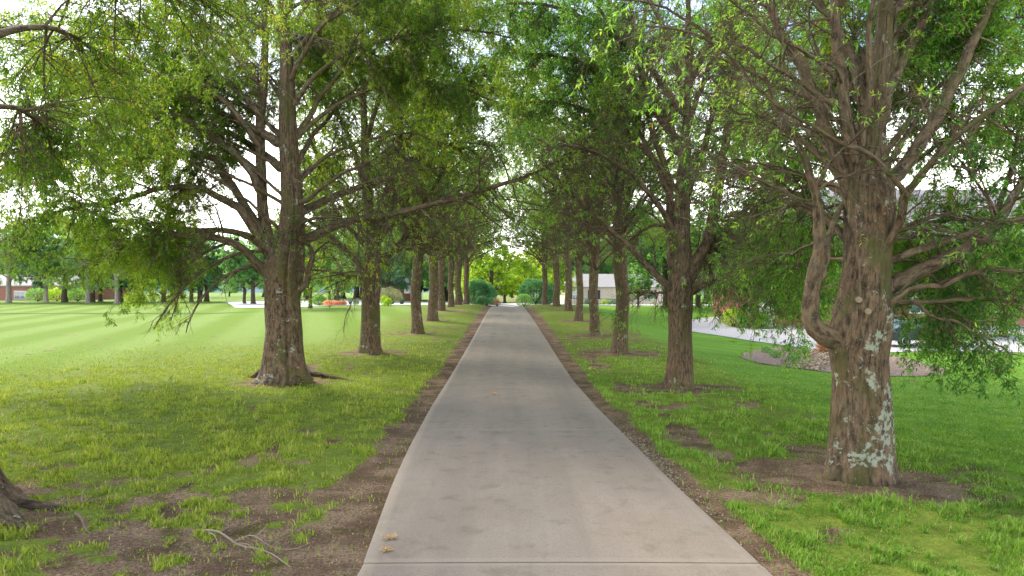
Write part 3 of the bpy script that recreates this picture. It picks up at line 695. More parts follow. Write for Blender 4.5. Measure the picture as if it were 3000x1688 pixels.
# pruned stubs facing the drive
def stub(px, py, dx, r, z=Z):
    q_ = np.array([-.45, -.89, 0]); c = P(px, py, z - .29) - o1; e = c + q_ * .11
    pts, rr = resample([c + -q_ * .2, c, e], [r * 1.5, r * 1.15, r], 8)
    return tubes(pts[None], rr[None], 14, lump=.03, rng=rng)
roots = None
t = tree('oak_tree', tuple(o1), trunk, limbs, rng, 'leafR', ('bark_lichen', 'bark_limb'), world_x=4.8, n1=620, n2=6400, n3=38000, per=9, inner=.9, inner_p=.2, front=(-.3, 2.0, .22), clear=lambda t_: (t_[:, 0] < .2) & (t_[:, 2] < 2.25), leafL=.085, leafW=.020, dead=30, l1=(.7, 2.1), l2=(.35, .9), l3=(.14, .34),
         t1=(.22, 1), droop=.35, tw_r=.0026, limb_sides=14, limb_pts=26, up1=.05,
         label='nearest oak right of the driveway, broad lichened trunk with an elbow limb on its left', group=GRP)
for (px, py) in ((2516, 878), (2543, 912)):
    v_, f_, b_ = stub(px, py, .01, .044)
    so_ = mesh_np('branch_stub', v_, f_, M['bark_lichen'], t, {'bark': b_}, True)
    c_ = P(px, py, Z - .29) - o1 + np.array([-.45, -.89, 0]) * .112
    k = MB(); k.lathe([(.044, -.006), (.044, .002), (.03, .006)], n=14)
    cc = k.build('cut_face', M.setdefault('cutwood', simple('cut_wood', (.17, .135, .08), .8, .3, 40)), so_)
    cc.rotation_euler = (R(90), 0, -math.atan2(.45, .89)); cc.location = tuple(c_)

# ---------------------------------------------------------------- the fused left-hand oak
rng = np.random.default_rng(23)
xL, yL, _ = LEFT[1]; o2 = base_of(xL, yL); Z = yL
tp = [((835, 1125), 58), ((833, 1040), 55), ((832, 960), 52), ((829, 890), 50), ((830, 830), 54), ((832, 790), 58), ((842, 740), 50), ((852, 690), 40), ((858, 620), 34), ((854, 540), 30), ((846, 440), 28), ((842, 330), 24), ((840, 200), 20), ((834, 80), 15), ((830, -60), 12), ((826, -300), 7), ((824, -560), 3)]
path = [P(*p, Z) - o2 for p, r in tp]; path[0][2] = -.15
rad = [r * Z / 2000 for p, r in tp]
trunk = loft_trunk(path, rad, 0, .50, .30, 9, sides=64, rings=120, groove=[(-1.08, .09, .22), (-1.9, .15, .06), (2.0, .1, .2)], lobes=[(-2.8, 1.0), (-2.0, .6), (-.35, 1.5), (-1.1, .7), (.8, 1.0), (2.2, 1.0)], flute=.05)
specL1 = [
 ([(835, 800), (805, 755), (783, 700), (768, 620), (764, 520), (764, 400), (772, 240), (778, 120), (772, 0), (768, -160), (760, -380)], .5, 34, 8),
 ([(820, 830), (773, 792), (745, 765), (702, 720), (660, 700), (610, 690), (544, 688), (466, 682), (400, 700), (330, 740), (270, 790)], -1.6, 24, 3),
 ([(820, 790), (750, 708), (700, 682), (640, 672), (583, 676), (520, 668), (430, 660), (350, 655), (300, 640), (240, 600)], 1.8, 18, 4),
 ([(815, 760), (777, 712), (735, 665), (690, 600), (652, 590), (606, 560), (524, 555), (427, 565), (388, 585), (272, 600), (116, 635), (30, 670)], -.8, 24, 4),
 ([(780, 700), (738, 640), (690, 560), (641, 500), (620, 450), (583, 460), (505, 440), (439, 442), (310, 450), (175, 445), (78, 458), (0, 492), (-90, 540)], .8, 21, 4),
 ([(766, 590), (735, 500), (660, 427), (602, 380), (544, 350), (485, 315), (388, 270), (330, 253), (252, 225), (175, 175), (78, 130), (0, 110), (-80, 100)], -1.2, 18, 4),
 ([(768, 520), (711, 468), (621, 400), (544, 365), (480, 350), (420, 330), (350, 325), (250, 330), (120, 350), (0, 390)], 2.2, 13, 3),
 ([(766, 440), (700, 340), (640, 280), (560, 240), (470, 215), (380, 195), (290, 180), (180, 190), (60, 210)], -2.0, 13, 3),
 ([(770, 345), (720, 290), (660, 240), (600, 195), (545, 160), (510, 95), (485, 50), (450, 0), (400, -70)], 1.4, 13, 4),
 ([(770, 260), (700, 180), (640, 120), (560, 80), (470, 70), (360, 80), (250, 70), (120, 60)], -.6, 11, 3),
 ([(850, 715), (885, 705), (930, 690), (967, 668), (1048, 640), (1118, 630), (1235, 603), (1340, 579), (1456, 541), (1550, 512), (1631, 472), (1689, 431), (1747, 361), (1790, 300)], -2.2, 18, 3),
 ([(840, 845), (878, 848), (905, 822), (910, 790), (922, 755), (916, 722), (890, 700), (885, 670)], -.5, 20, 5),
 ([(852, 440), (868, 392), (902, 350), (932, 295), (971, 252), (1010, 205), (1060, 160), (1110, 90), (1150, 0)], .8, 16, 4),
 ([(855, 520), (880, 465), (915, 400), (940, 370), (968, 340), (1000, 290), (1050, 250), (1100, 180)], 2.2, 14, 4),
 ([(855, 600), (900, 580), (950, 540), (1010, 500), (1080, 470), (1150, 420)], -1.8, 12, 4),
 ([(850, 700), (890, 650), (940, 640), (1010, 650), (1070, 690), (1110, 760)], -1.8, 9, 2),
 ([(843, 250), (880, 180), (930, 110), (990, 40), (1060, -40)], -1.5, 12, 4),
 ([(838, 160), (800, 60), (760, -40), (700, -160)], 1.0, 14, 6),
 ([(836, 60), (880, -60), (950, -180)], .6, 12, 5),
 ([(772, 100), (700, 0), (600, -100), (480, -180)], -.6, 12, 5),
 ([(640, 672), (560, 730), (480, 770), (420, 810)], 1.4, 6, 2),
 ([(845, 330), (930, 215), (1060, 140), (1210, 100), (1370, 90), (1500, 115)], -1.0, 12, 3),
 ([(848, 420), (950, 330), (1070, 270), (1200, 240), (1330, 250), (1430, 290)], 1.5, 12, 3),
 ([(840, 180), (960, 60), (1120, -20), (1290, -60), (1460, -60)], -1.5, 11, 3),
 ([(850, 560), (940, 470), (1060, 410), (1190, 390), (1300, 420)], 2.4, 10, 3),
 ([(838, 100), (980, -80), (1150, -160), (1300, -200)], 2.0, 10, 3),
]
limbs = traced(o2, Z, specL1, .64)
bareL = traced(o2, Z, [
 ([(780, 770), (700, 790), (640, 825), (590, 875), (555, 940), (545, 975)], -2.4, 6, 1.2),
 ([(765, 735), (690, 745), (600, 790), (530, 850), (480, 915), (450, 965)], -2.2, 6, 1.2),
 ([(700, 700), (600, 740), (540, 800), (520, 880), (500, 940)], -1.2, 5, 1.2),
 ([(1046, 640), (1052, 700), (1046, 800), (1036, 870), (1012, 930), (1006, 975)], .4, 2.4, .8)])
for k_ in range(14):
    az = .9 + 2.9 * ((k_ * .618) % 1); z_ = 4.0 + 7.5 * ((k_ * .377) % 1); e_ = .45 + .4 * ((k_ * .71) % 1); p = at_height(path, z_); pts = [p]
    for j in range(5):
        p = p + np.array([math.cos(az) * math.cos(e_), math.sin(az) * math.cos(e_), math.sin(e_)]) * 1.15; pts.append(p); e_ -= .1; az += .06
    limbs.append((pts, np.linspace(.055, .010, 6)))
for a_ in (1.2, 1.9, 2.6, .5):
    p = np.array([0, 0, 4.2 + a_]); pts = [p]
    for j in range(5):
        p = p + np.array([math.cos(a_ * 1.3), abs(math.sin(a_ * 1.3)), .55 - .08 * j]) * 1.1; pts.append(p)
    limbs.append((pts, np.linspace(.14, .02, 6)))
gl = lambda px, py, z=.02: np.array([*(onground(px, py)[:2] - o2[:2]), onground(px, py)[2] - o2[2] + z])
roots = [([gl(868, 1092, .22), gl(905, 1098, .10), gl(950, 1106, .05), gl(1010, 1112, -.02), gl(1060, 1116, -.08)], [.20, .13, .08, .05, .03]),
         ([gl(850, 1100, .20), gl(868, 1122, .10), gl(862, 1132, -.02)], [.17, .13, .09]),
         ([gl(790, 1098, .18), gl(752, 1104, .04), gl(715, 1108, -.08)], [.17, .10, .04])]
tree('oak_tree', tuple(o2), trunk, limbs, rng, 'leafL', world_x=-6.58, n1=760, n2=8600, n3=54000, per=9, inner=1.0, inner_p=.2, front=(-.5, 2.6, .25), bare=bareL, leafL=.105, leafW=.026, dead=150, l1=(.9, 2.6), l2=(.4, 1.1), l3=(.16, .40),
     t1=(.30, 1), droop=.40, tw_r=.0032, limb_sides=12, limb_pts=24, up1=.0, roots=roots,
     label='widest oak left of the driveway, two stems fused in one trunk with a dark seam', group=GRP)

# ---------------------------------------------------------------- second oak on the right
rng = np.random.default_rng(31)
xx, yy, _ = RIGHT[1]; o3 = base_of(xx, yy); Z = yy
tp = [((1992, 1140), 38), ((1993, 1060), 35), ((1994, 960), 33), ((1994, 880), 36), ((1995, 830), 37), ((1997, 780), 30), ((1998, 700), 24), ((2002, 600), 19), ((2008, 480), 15), ((2012, 350), 12), ((2016, 150), 9), ((2016, -100), 6), ((2016, -400), 3)]
path = [P(*p, Z) - o3 for p, r in tp]; path[0][2] = -.12
trunk = loft_trunk(path, [r * Z / 2000 for p, r in tp], 0, .34, .40, 14, sides=44, rings=90)
limbs = traced(o3, Z, [
 ([(1990, 860), (1962, 842), (1934, 818), (1888, 768), (1841, 712), (1785, 665), (1739, 620), (1690, 570), (1640, 540)], -.8, 13, 3),
 ([(1990, 820), (1971, 771), (1964, 706), (1960, 586), (1950, 493), (1915, 400), (1890, 280), (1870, 150), (1850, 0)], .3, 15, 6),
 ([(2000, 840), (2030, 775), (2064, 725), (2082, 669), (2101, 567), (2115, 474), (2129, 380), (2140, 250), (2150, 100), (2160, -80)], -.2, 19, 8),
 ([(2005, 840), (2040, 790), (2078, 742), (2125, 695), (2165, 645), (2210, 595), (2280, 530), (2340, 475), (2420, 400)], .9, 14, 4),
 ([(2000, 870), (2031, 852), (2064, 834), (2120, 815), (2157, 797), (2200, 771), (2300, 720), (2390, 690)], -.7, 11, 3),
 ([(2005, 850), (2080, 815), (2140, 800), (2210, 810), (2270, 840), (2320, 880)], -2.4, 8, 2),
 ([(2100, 820), (2200, 830), (2290, 855), (2350, 880)], -3, 6, 2),
 ([(2002, 780), (2090, 770), (2170, 780), (2250, 800)], 1.5, 8, 3),
 ([(1990, 866), (1962, 859), (1900, 857), (1830, 862)], .5, 5, 2),
 ([(1990, 720), (1983, 600), (1990, 450), (2005, 300), (2020, 120)], -1.2, 10, 5),
 ([(1985, 690), (1930, 600), (1860, 520), (1780, 460), (1700, 430), (1620, 430)], -1.8, 9, 3),
 ([(1975, 600), (1900, 450), (1830, 330), (1750, 230), (1660, 160)], 1.2, 9, 3),
 ([(2002, 600), (2060, 430), (2100, 300), (2180, 160), (2260, 40)], 1.4, 11, 4),
 ([(2005, 480), (1940, 300), (1850, 150), (1760, 20)], -1.0, 10, 4),
 ([(2010, 380), (2080, 200), (2150, 20)], .5, 9, 4),
 ([(1995, 800), (2100, 700), (2240, 660), (2380, 660)], 2.8, 9, 3),
 ([(1995, 700), (1940, 660), (1880, 670), (1810, 720)], 3.0, 8, 3),
 ([(2008, 450), (1900, 310), (1780, 220), (1650, 165), (1530, 150)], .8, 10, 3), ([(2010, 350), (1890, 180), (1750, 80), (1610, 20), (1480, 10)], -.8, 10, 3),
 ([(1985, 560), (1880, 430), (1760, 340), (1640, 300), (1530, 300)], 2.0, 9, 3), ([(2010, 300), (1950, 100), (1860, -60), (1740, -160)], 1.5, 10, 3), ([(2012, 250), (2120, 60), (2240, -60)], -1, 9, 3)])
tree('oak_tree', tuple(o3), trunk, limbs, rng, 'leafR', world_x=4.62, n1=380, n2=4200, n3=24000, per=9, inner=1.1, inner_p=.2, front=(-.3, 2.0, .3), leafL=.115, leafW=.030, dead=110, l1=(.9, 2.4), l2=(.45, 1.1), l3=(.2, .45), droop=.35, tw_r=.0035, limb_pts=20,
     label='second oak right of the driveway, its right limbs drooping before the pale paved drive', group=GRP)

# ---------------------------------------------------------------- second-row left oak (behind the fused one)
rng = np.random.default_rng(37)
xx, yy, _ = LEFT[2]; o4 = base_of(xx, yy); Z = yy
tp = [((1084, 1040), 30), ((1086, 960), 27), ((1087, 880), 26), ((1088, 820), 28), ((1091, 760), 24), ((1092, 700), 20), ((1082, 620), 16), ((1074, 520), 13), ((1068, 380), 11), ((1062, 220), 8), ((1060, 20), 6), ((1058, -250), 3)]
path = [P(*p, Z) - o4 for p, r in tp]; path[0][2] = -.12
trunk = loft_trunk(path, [r * Z / 2000 for p, r in tp], 0, .50, .45, 19, sides=40, rings=80)
limbs = traced(o4, Z, [
 ([(1095, 840), (1103, 780), (1105, 708), (1121, 616), (1149, 523), (1163, 439), (1186, 300), (1210, 150), (1240, 0)], -.6, 13, 5),
 ([(1095, 800), (1125, 765), (1158, 727), (1205, 671), (1233, 606), (1279, 541), (1325, 439), (1363, 300), (1400, 180)], .6, 10, 4),
 ([(1080, 860), (1068, 820), (1047, 764), (991, 708), (936, 662), (880, 630), (820, 610)], -1.0, 9, 3),
 ([(1090, 700), (1066, 660), (1010, 588), (973, 532), (930, 450), (900, 350)], .5, 9, 3),
 ([(1080, 818), (1020, 808), (936, 792), (880, 785)], .5, 6, 2),
 ([(1086, 680), (1130, 560), (1180, 440), (1260, 330), (1340, 240)], 1.5, 9, 3),
 ([(1075, 560), (1020, 400), (960, 270), (900, 150)], 1.2, 8, 3),
 ([(1070, 420), (1130, 250), (1200, 100), (1280, -20)], -1.0, 8, 3),
 ([(1092, 760), (1150, 740), (1240, 730), (1330, 740)], 1.2, 6, 2),
 ([(1092, 720), (1180, 640), (1290, 590), (1400, 560)], -2.0, 7, 2),
 ([(1085, 760), (1150, 600), (1170, 420), (1165, 200)], 2.2, 9, 4),
 ([(1088, 740), (1000, 640), (940, 520), (920, 380)], 2.8, 8, 3),
 ([(1064, 300), (1000, 160), (940, 20)], 0, 8, 3),
 ([(1066, 260), (1180, 130), (1320, 60), (1450, 30), (1580, 50)], -.6, 8, 2), ([(1080, 450), (1200, 330), (1330, 270), (1450, 260), (1540, 290)], .8, 8, 2),
 ([(1064, 160), (1200, 0), (1350, -80), (1500, -100)], 1.5, 8, 2), ([(1075, 560), (1190, 470), (1320, 420), (1440, 430)], -1.5, 7, 2)])
tree('oak_tree', tuple(o4), trunk, limbs, rng, 'leafL', world_x=-5.84, n1=360, n2=3600, n3=20000, per=8, inner=1.3, inner_p=.15, front=(-.3, 2.0, .3), leafL=.13, leafW=.036, dead=120, l1=(1.0, 2.6), l2=(.5, 1.2), l3=(.2, .5), droop=.3, tw_r=.004, limb_pts=18,
     label='second oak in view left of the driveway, straight trunk just right of the fused one', group=GRP)

# ---------------------------------------------------------------- near-left oak, its trunk just outside the frame, root and boughs in it
rng = np.random.default_rng(41)
xx, yy, _ = LEFT[0]; o5 = base_of(xx, yy)
path = [(0, 0, -.12), (0, 0, .8), (-.02, 0, 2), (-.05, 0, 3.4), (-.02, 0, 5), (0, 0, 7), (.05, 0, 10), (0, 0, 14)]
path = [(-.02 * i, 0, p_[2]) for i, p_ in enumerate(path)]
trunk = loft_trunk(path, [.34, .32, .30, .30, .26, .2, .13, .04], 0, .95, .36, 22, sides=52, rings=90, lobes=[(-.30, 2.2), (-1.2, .9), (.9, 1.0), (2.3, 1), (3.6, 1)])
limbs = [([(0, 0, 6.2), (.2, 1.6, 7.2), (.5, 3.2, 7.8), (.8, 4.8, 8.0), (1.2, 6.2, 7.7)], np.linspace(.06, .012, 5)),
         ([(0, 0, 5.4), (-.2, 1.4, 6.2), (-.5, 2.8, 6.7), (-.8, 4.2, 6.8), (-1.2, 5.4, 6.4)], np.linspace(.06, .012, 5)),
         ([(0, 0, 6.6), (.8, 1.0, 8.0), (1.7, 2.4, 9.0), (2.4, 4.0, 9.4)], np.linspace(.06, .012, 4)),
         ([(0, 0, 6.0), (-.8, -.5, 7.6), (-1.9, -1.2, 9.2), (-3, -1.8, 10.5)], np.linspace(.1, .03, 4)),
         ([(0, 0, 4.4), (-.3, 1.0, 5.0), (-.7, 2.2, 5.3), (-1.2, 3.4, 5.2), (-1.9, 4.6, 4.8)], np.linspace(.05, .012, 5)),
         ([(0, 0, 5.0), (-1.5, -.5, 6), (-3, -.8, 6.8), (-4.5, -1, 7)], np.linspace(.1, .03, 4))]
gl = lambda px, py, z=.02: np.array([*(onground(px, py)[:2] - o5[:2]), onground(px, py)[2] - o5[2] + z])
roots = [([(0, 0, .75), (.18, -.1, .36), gl(40, 1478, -.04), gl(80, 1480, -.05), gl(130, 1484, -.05), gl(190, 1490, -.04), gl(235, 1494, -.06)], [.2, .2, .16, .12, .09, .06, .03]),
         ([(0, 0, .6), (.1, -.25, .25), gl(-20, 1520, .1), gl(40, 1540, .02), gl(90, 1556, -.08)], [.24, .22, .16, .1, .04])]
tree('oak_tree', tuple(o5), trunk, limbs, rng, 'leafL', world_x=-6.72, n1=170, n2=1900, n3=12000, per=8, leafL=.09, leafW=.022, dead=0, droop=.35, tw_r=.0026, t1=(.35, 1), roots=roots,
     label='oak at the left edge, only its dark flared root and overhanging boughs showing', group=GRP)

# ---------------------------------------------------------------- the rest of the avenue: three built, then copied
def generic(seed, H, r0, leafm, counts, leafL, leafW, dead, label, loc, spread=5.6, z0=3.0, barkm=('bark', 'bark_limb'), nlow=7, nup=12, tt=4.0, **kw):
    g_ = np.random.default_rng(seed)
    path = [(0, 0, -.12), (g_.normal()*.03, 0, 1), (g_.normal()*.05, 0, 2.2), (g_.normal()*.06, 0, z0 + .4), (g_.normal()*.1, 0, tt + 1), (g_.normal()*.2, g_.normal()*.1, H * .5), (g_.normal()*.3, 0, H * .75), (g_.normal()*.3, 0, H)]
    trunk = loft_trunk(path, [r0, r0*.92, r0*.86, r0*.95, r0*.7, r0*.42, r0*.22, r0*.07], 0, .42, .42, seed, sides=32, rings=56)
    limbs = rand_limbs(g_, H, r0, nlow, nup, tt, spread, z0)
    return tree('oak_tree', loc, trunk, limbs, g_, leafm, barkm, n1=counts[0], n2=counts[1], n3=counts[2], per=counts[3], leafL=leafL, leafW=leafW, dead=dead, label=label, **kw)
avA = generic(101, 19, .31, 'leafR', (330, 3000, 14000, 8), .13, .038, 230, None, (0, 0, 0), spread=7.4, z0=3.4, tt=4.6, nup=26, nlow=8, inner=2.0, inner_p=.10, low=3.6, world_x=-5.0, l1=(1.2, 2.8), l2=(.6, 1.3), l3=(.25, .55), tw_r=.005, droop=.2, group=GRP)
avB = generic(102, 19, .32, 'leafL', (330, 3000, 14000, 8), .13, .038, 230, None, (0, 0, 0), spread=7.4, z0=3.4, tt=4.6, nup=26, nlow=8, inner=2.0, inner_p=.10, low=3.6, world_x=-5.0, l1=(1.2, 2.8), l2=(.6, 1.3), l3=(.25, .55), tw_r=.005, droop=.25, group=GRP)
avC = generic(103, 15, .34, 'leafR', (240, 1800, 7500, 8), .17, .05, 200, None, (0, 0, 0), spread=7.6, z0=4.0, tt=5, nup=20, inner=2.0, inner_p=.08, low=4.0, world_x=-5.0, l1=(1.2, 3.0), l2=(.6, 1.4), l3=(.25, .6), tw_r=.006, droop=.15, twig_keep=.5, group=GRP)
used = set()
def put(o, x, y, rz, sc, label):
    z = float(gz(x, y))
    if o.name in used: c = copy_tree(o, (x, y, z), rz, sc)
    else:
        used.add(o.name); c = o; o.location = (x, y, z); o.rotation_euler = (0, 0, rz); o.scale = sc
    c['label'] = label; c['category'] = 'tree'; return c
nth = ['', 'second', 'third', 'fourth', 'fifth', 'sixth', 'seventh', 'eighth', 'ninth', 'tenth']
for i in range(2, 8):
    x, y, r = RIGHT[i]; src = [avA, avB][i % 2] if i < 5 else avC; s = r / ([.31, .32][i % 2] if i < 5 else .34)
    put(src, x, y, math.pi + .35 * math.sin(i * 2.3), (s, s, .5 + .5 * s), f'{nth[i+1]} oak from the camera in the right-hand row along the driveway' + (', last before the crest' if i == 7 else ''))
for i in range(3, 9):
    x, y, r = LEFT[i]; src = [avB, avA][i % 2] if i < 5 else avC; s = r / ([.32, .31][i % 2] if i < 5 else .34)
    put(src, x, y, .35 * math.sin(i * 1.7 + 1), (s, s, .5 + .5 * s), f'{nth[i]} oak in view in the left-hand row along the driveway' + (', beside the dark domed hedge' if i == 8 else ''))

# ---------------------------------------------------------------- grass blades (near the camera), uncountable
def grass(seed=5, NB=720000):
    g_ = np.random.default_rng(seed)
    ymin, ymax = 4.0, 40.0
    u = g_.random(NB); e = -.55                      # density falls with distance
    y = (ymin ** e + u * (ymax ** e - ymin ** e)) ** (1 / e)
    hw = .80 * y + .6
    x = g_.uniform(-1, 1, NB) * hw
    D = dirt_mask(x, y); off = np.maximum(driveL(y) - x, x - driveR(y)); La = lawn_mask(x, y)
    cl = fbm(x * 2.6, y * 2.6, 60, 4); cl2 = fbm(x * 7, y * 7, 63, 2)
    prob = np.clip((1 - D * 1.12), 0, 1) * (.55 + .45 * sm(.34, .58, cl)) + .035
    prob = prob * (.05 + .95 * sm(39, 20, y)); wr_ = sm(-1, -2.2, x) * sm(15, 7, y); prob = prob * (1 - wr_ * .75 * sm(.52, .42, fbm(x * 1.7, y * 1.7, 66, 4))); La2 = La * sm(34, 12, y)
    ok = (off > .03) & (g_.random(NB) < prob * (1 - La) + La2)
    for tx, ty, tr in RIGHT[:3] + LEFT[:3]: ok &= np.hypot(x - tx, y - ty) > tr * 1.5
    x, y, D, La, cl, cl2 = (a[ok] for a in (x, y, D, La, cl, cl2)); n_ = len(x)
    far = 1 + (y - 5) * .10
    h = (.020 + .040 * sm(.38, .74, cl) * (.3 + g_.random(n_)) + .05 * (cl2 > .70)) * (1 - La) + La * .035
    h *= g_.uniform(.6, 1.3, n_) * (1 - .45 * D) * np.minimum(far, 1.5)
    wd = .0045 * far * g_.uniform(.7, 1.4, n_)
    a = g_.uniform(0, 6.28, n_); lean = g_.uniform(.05, .9, n_)
    z = gz(x, y) - .02
    dx, dy = np.cos(a), np.sin(a)
    b2 = a + g_.uniform(-1, 1, n_)
    sx_, sy_ = -np.sin(b2) * wd, np.cos(b2) * wd
    V = np.zeros((n_, 5, 3))
    V[:, 0] = np.stack([x - sx_, y - sy_, z], 1); V[:, 1] = np.stack([x + sx_, y + sy_, z], 1)
    mx_ = x + dx * h * lean * .35; my_ = y + dy * h * lean * .35; mz = z + h * .6
    V[:, 2] = np.stack([mx_ + sx_ * .8, my_ + sy_ * .8, mz], 1); V[:, 3] = np.stack([mx_ - sx_ * .8, my_ - sy_ * .8, mz], 1)
    V[:, 4] = np.stack([x + dx * h * lean, y + dy * h * lean, z + h], 1)
    k = np.arange(n_)[:, None] * 5
    F = np.concatenate([k + [0, 1, 2], k + [0, 2, 3], k + [3, 2, 4]])
    side = sm(-1, 1, x) * .0
    v = .45 + (cl - .5) * .9 + g_.normal(size=n_) * .17 + La * .05
    v = np.clip(v, 0, .93); v[g_.random(n_) < .04] = 1
    warm = sm(2.5, -3.5, x)                          # yellower turf left of the drive
    return V.reshape(-1, 3), F, np.tile(v, 3), np.tile(warm, 3)
m = bpy.data.materials.new('grass_blade'); m.use_nodes = True; n = m.node_tree; b = n.nodes['Principled BSDF']; out = n.nodes['Material Output']
b.inputs['Roughness'].default_value = .6; b.inputs['Specular IOR Level'].default_value = .2
at = N(n, 'ShaderNodeAttribute', attribute_name='var').outputs['Fac']; aw = N(n, 'ShaderNodeAttribute', attribute_name='warm').outputs['Fac']
ca = ramp(n, at, [(0, (.055, .135, .015)), (.5, (.125, .250, .024)), (.9, (.21, .34, .05)), (1, (.36, .31, .15))], n.links.new)
cb = ramp(n, at, [(0, (.085, .140, .015)), (.5, (.190, .262, .025)), (.9, (.28, .34, .05)), (1, (.38, .30, .15))], n.links.new)
c = mixc(n, aw, ca, cb); n.links.new(c, b.inputs['Base Color'])
tr = n.nodes.new('ShaderNodeBsdfTranslucent'); n.links.new(mixc(n, 1.0, c, (1.6, 1.5, .8), 'MULTIPLY'), tr.inputs['Color'])
ms = n.nodes.new('ShaderNodeMixShader'); ms.inputs[0].default_value = .3
n.links.new(b.outputs[0], ms.inputs[1]); n.links.new(tr.outputs[0], ms.inputs[2]); n.links.new(ms.outputs[0], out.inputs[0])
V, F, v, wm = grass()
o = mesh_np('grass', V, F, m, fattr={'var': v, 'warm': wm}); tag(o, kind='stuff')
tag(o, 'short rough green and yellow grass on both sides of the driveway', 'grass')

# ---------------------------------------------------------------- leaf litter and gravel
def litter(N_, seed, zone, size, material, name, label, cat, flatz=.01, thick=False):
    g_ = np.random.default_rng(seed); x, y = zone(g_, N_); n_ = len(x)
    z = gz(x, y); a = g_.uniform(0, 6.28, n_); l = g_.uniform(*size, n_); w_ = l * g_.uniform(.18, .5, n_)
    off = np.maximum(driveL(y) - x, x - driveR(y)); z = np.where(off < 0, z + .055, z + flatz - .02)
    d = np.stack([np.cos(a), np.sin(a), g_.normal(size=n_) * .18], 1); s = np.stack([-np.sin(a), np.cos(a), g_.normal(size=n_) * .25], 1)
    p = np.stack([x, y, z + .006], 1)
    V = np.stack([p - d * l[:, None] / 2, p + s * w_[:, None] / 2, p + d * l[:, None] / 2, p - s * w_[:, None] / 2], 1).reshape(-1, 3)
    F = np.arange(n_ * 4).reshape(-1, 4)
    o = mesh_np(name, V, F, material, fattr={'var': g_.random(n_)}); tag(o, label, cat, kind='stuff')
M['litter'] = leaf_mat('leaf_litter', [(0, (.04, .025, .014)), (.5, (.12, .075, .045)), (.88, (.22, .16, .10)), (1, (.40, .32, .22))], .1, .8)
def z_litter(g_, n_):
    y = 4 + 26 * g_.random(n_) ** 1.9; x = g_.uniform(-1, 1, n_) * (.78 * y + .5)
    k = (g_.random(n_) < dirt_mask(x, y) * 1.1 + .06) & ((np.maximum(driveL(y) - x, x - driveR(y)) > .0) | (g_.random(n_) < .06))
    k &= lawn_mask(x, y) < .5
    return x[k], y[k]
litter(60000, 7, z_litter, (.010, .045), M['litter'], 'leaf_litter', 'dry brown leaf and twig litter on the bare earth and drive', 'leaf litter')
def z_gravel(g_, n_):
    y = g_.uniform(7.5, 13.5, n_); x = driveR(y) + np.abs(g_.normal(size=n_)) * .13 + .02
    k = g_.random(n_) < np.interp(y, [7.5, 9, 10.3, 11.5, 13.5], [.12, .3, 1, .5, .1]); return x[k], y[k]
def stones(N_, seed, zone, size, name, label, cat, lift=0, group=None):
    g_ = np.random.default_rng(seed); x, y = zone(g_, N_); n_ = len(x); z = gz(x, y) + lift
    base = np.array([(1,0,0),(.3,.9,0),(-.8,.6,0),(-.8,-.6,0),(.3,-.9,0),(.1,0,.7),(0,0,-.5)], float)
    fc = np.array([(0,1,5),(1,2,5),(2,3,5),(3,4,5),(4,0,5),(1,0,6),(2,1,6),(3,2,6),(4,3,6),(0,4,6)])
    s = g_.uniform(*size, n_); a = g_.uniform(0, 6.28, n_)
    V = base[None] * (1 + .3 * g_.normal(size=(n_, 7, 3))); ca_, sa_ = np.cos(a)[:, None], np.sin(a)[:, None]
    V = np.stack([V[..., 0] * ca_ - V[..., 1] * sa_, V[..., 0] * sa_ + V[..., 1] * ca_, V[..., 2]], -1) * s[:, None, None] + np.stack([x, y, z], 1)[:, None]
    F = (np.arange(n_)[:, None, None] * 7 + fc[None]).reshape(-1, 3)
    o = mesh_np(name, V.reshape(-1, 3), F, M['stone'], fattr={'var': np.repeat(g_.random(n_), 10)}, smooth=False); tag(o, label, cat, kind='stuff')
m, n, b = mat('stone'); c = ramp(n, N(n, 'ShaderNodeAttribute', attribute_name='var').outputs['Fac'], [(0, (.13, .085, .05)), (.5, (.26, .19, .12)), (1, (.42, .35, .26))], n.links.new); n.links.new(c, b.inputs['Base Color']); M['stone'] = m
stones(2600, 3, z_gravel, (.006, .017), 'gravel', 'loose tan gravel spilled along the right edge of the driveway', 'gravel', -.015)
SA, SB = GP(2350, 1083), GP(2425, 1028)
def z_rocks(g_, n_):
    t_ = g_.random(n_); return SA[0] + (SB[0] - SA[0]) * t_ + g_.normal(size=n_) * .30 + .3 * np.sin(t_ * 5), SA[1] + (SB[1] - SA[1]) * t_ + g_.normal(size=n_) * .25
stones(620, 4, z_rocks, (.035, .085), 'river_stones', 'band of pale river stones running through the mulch bed', 'stones', .07)

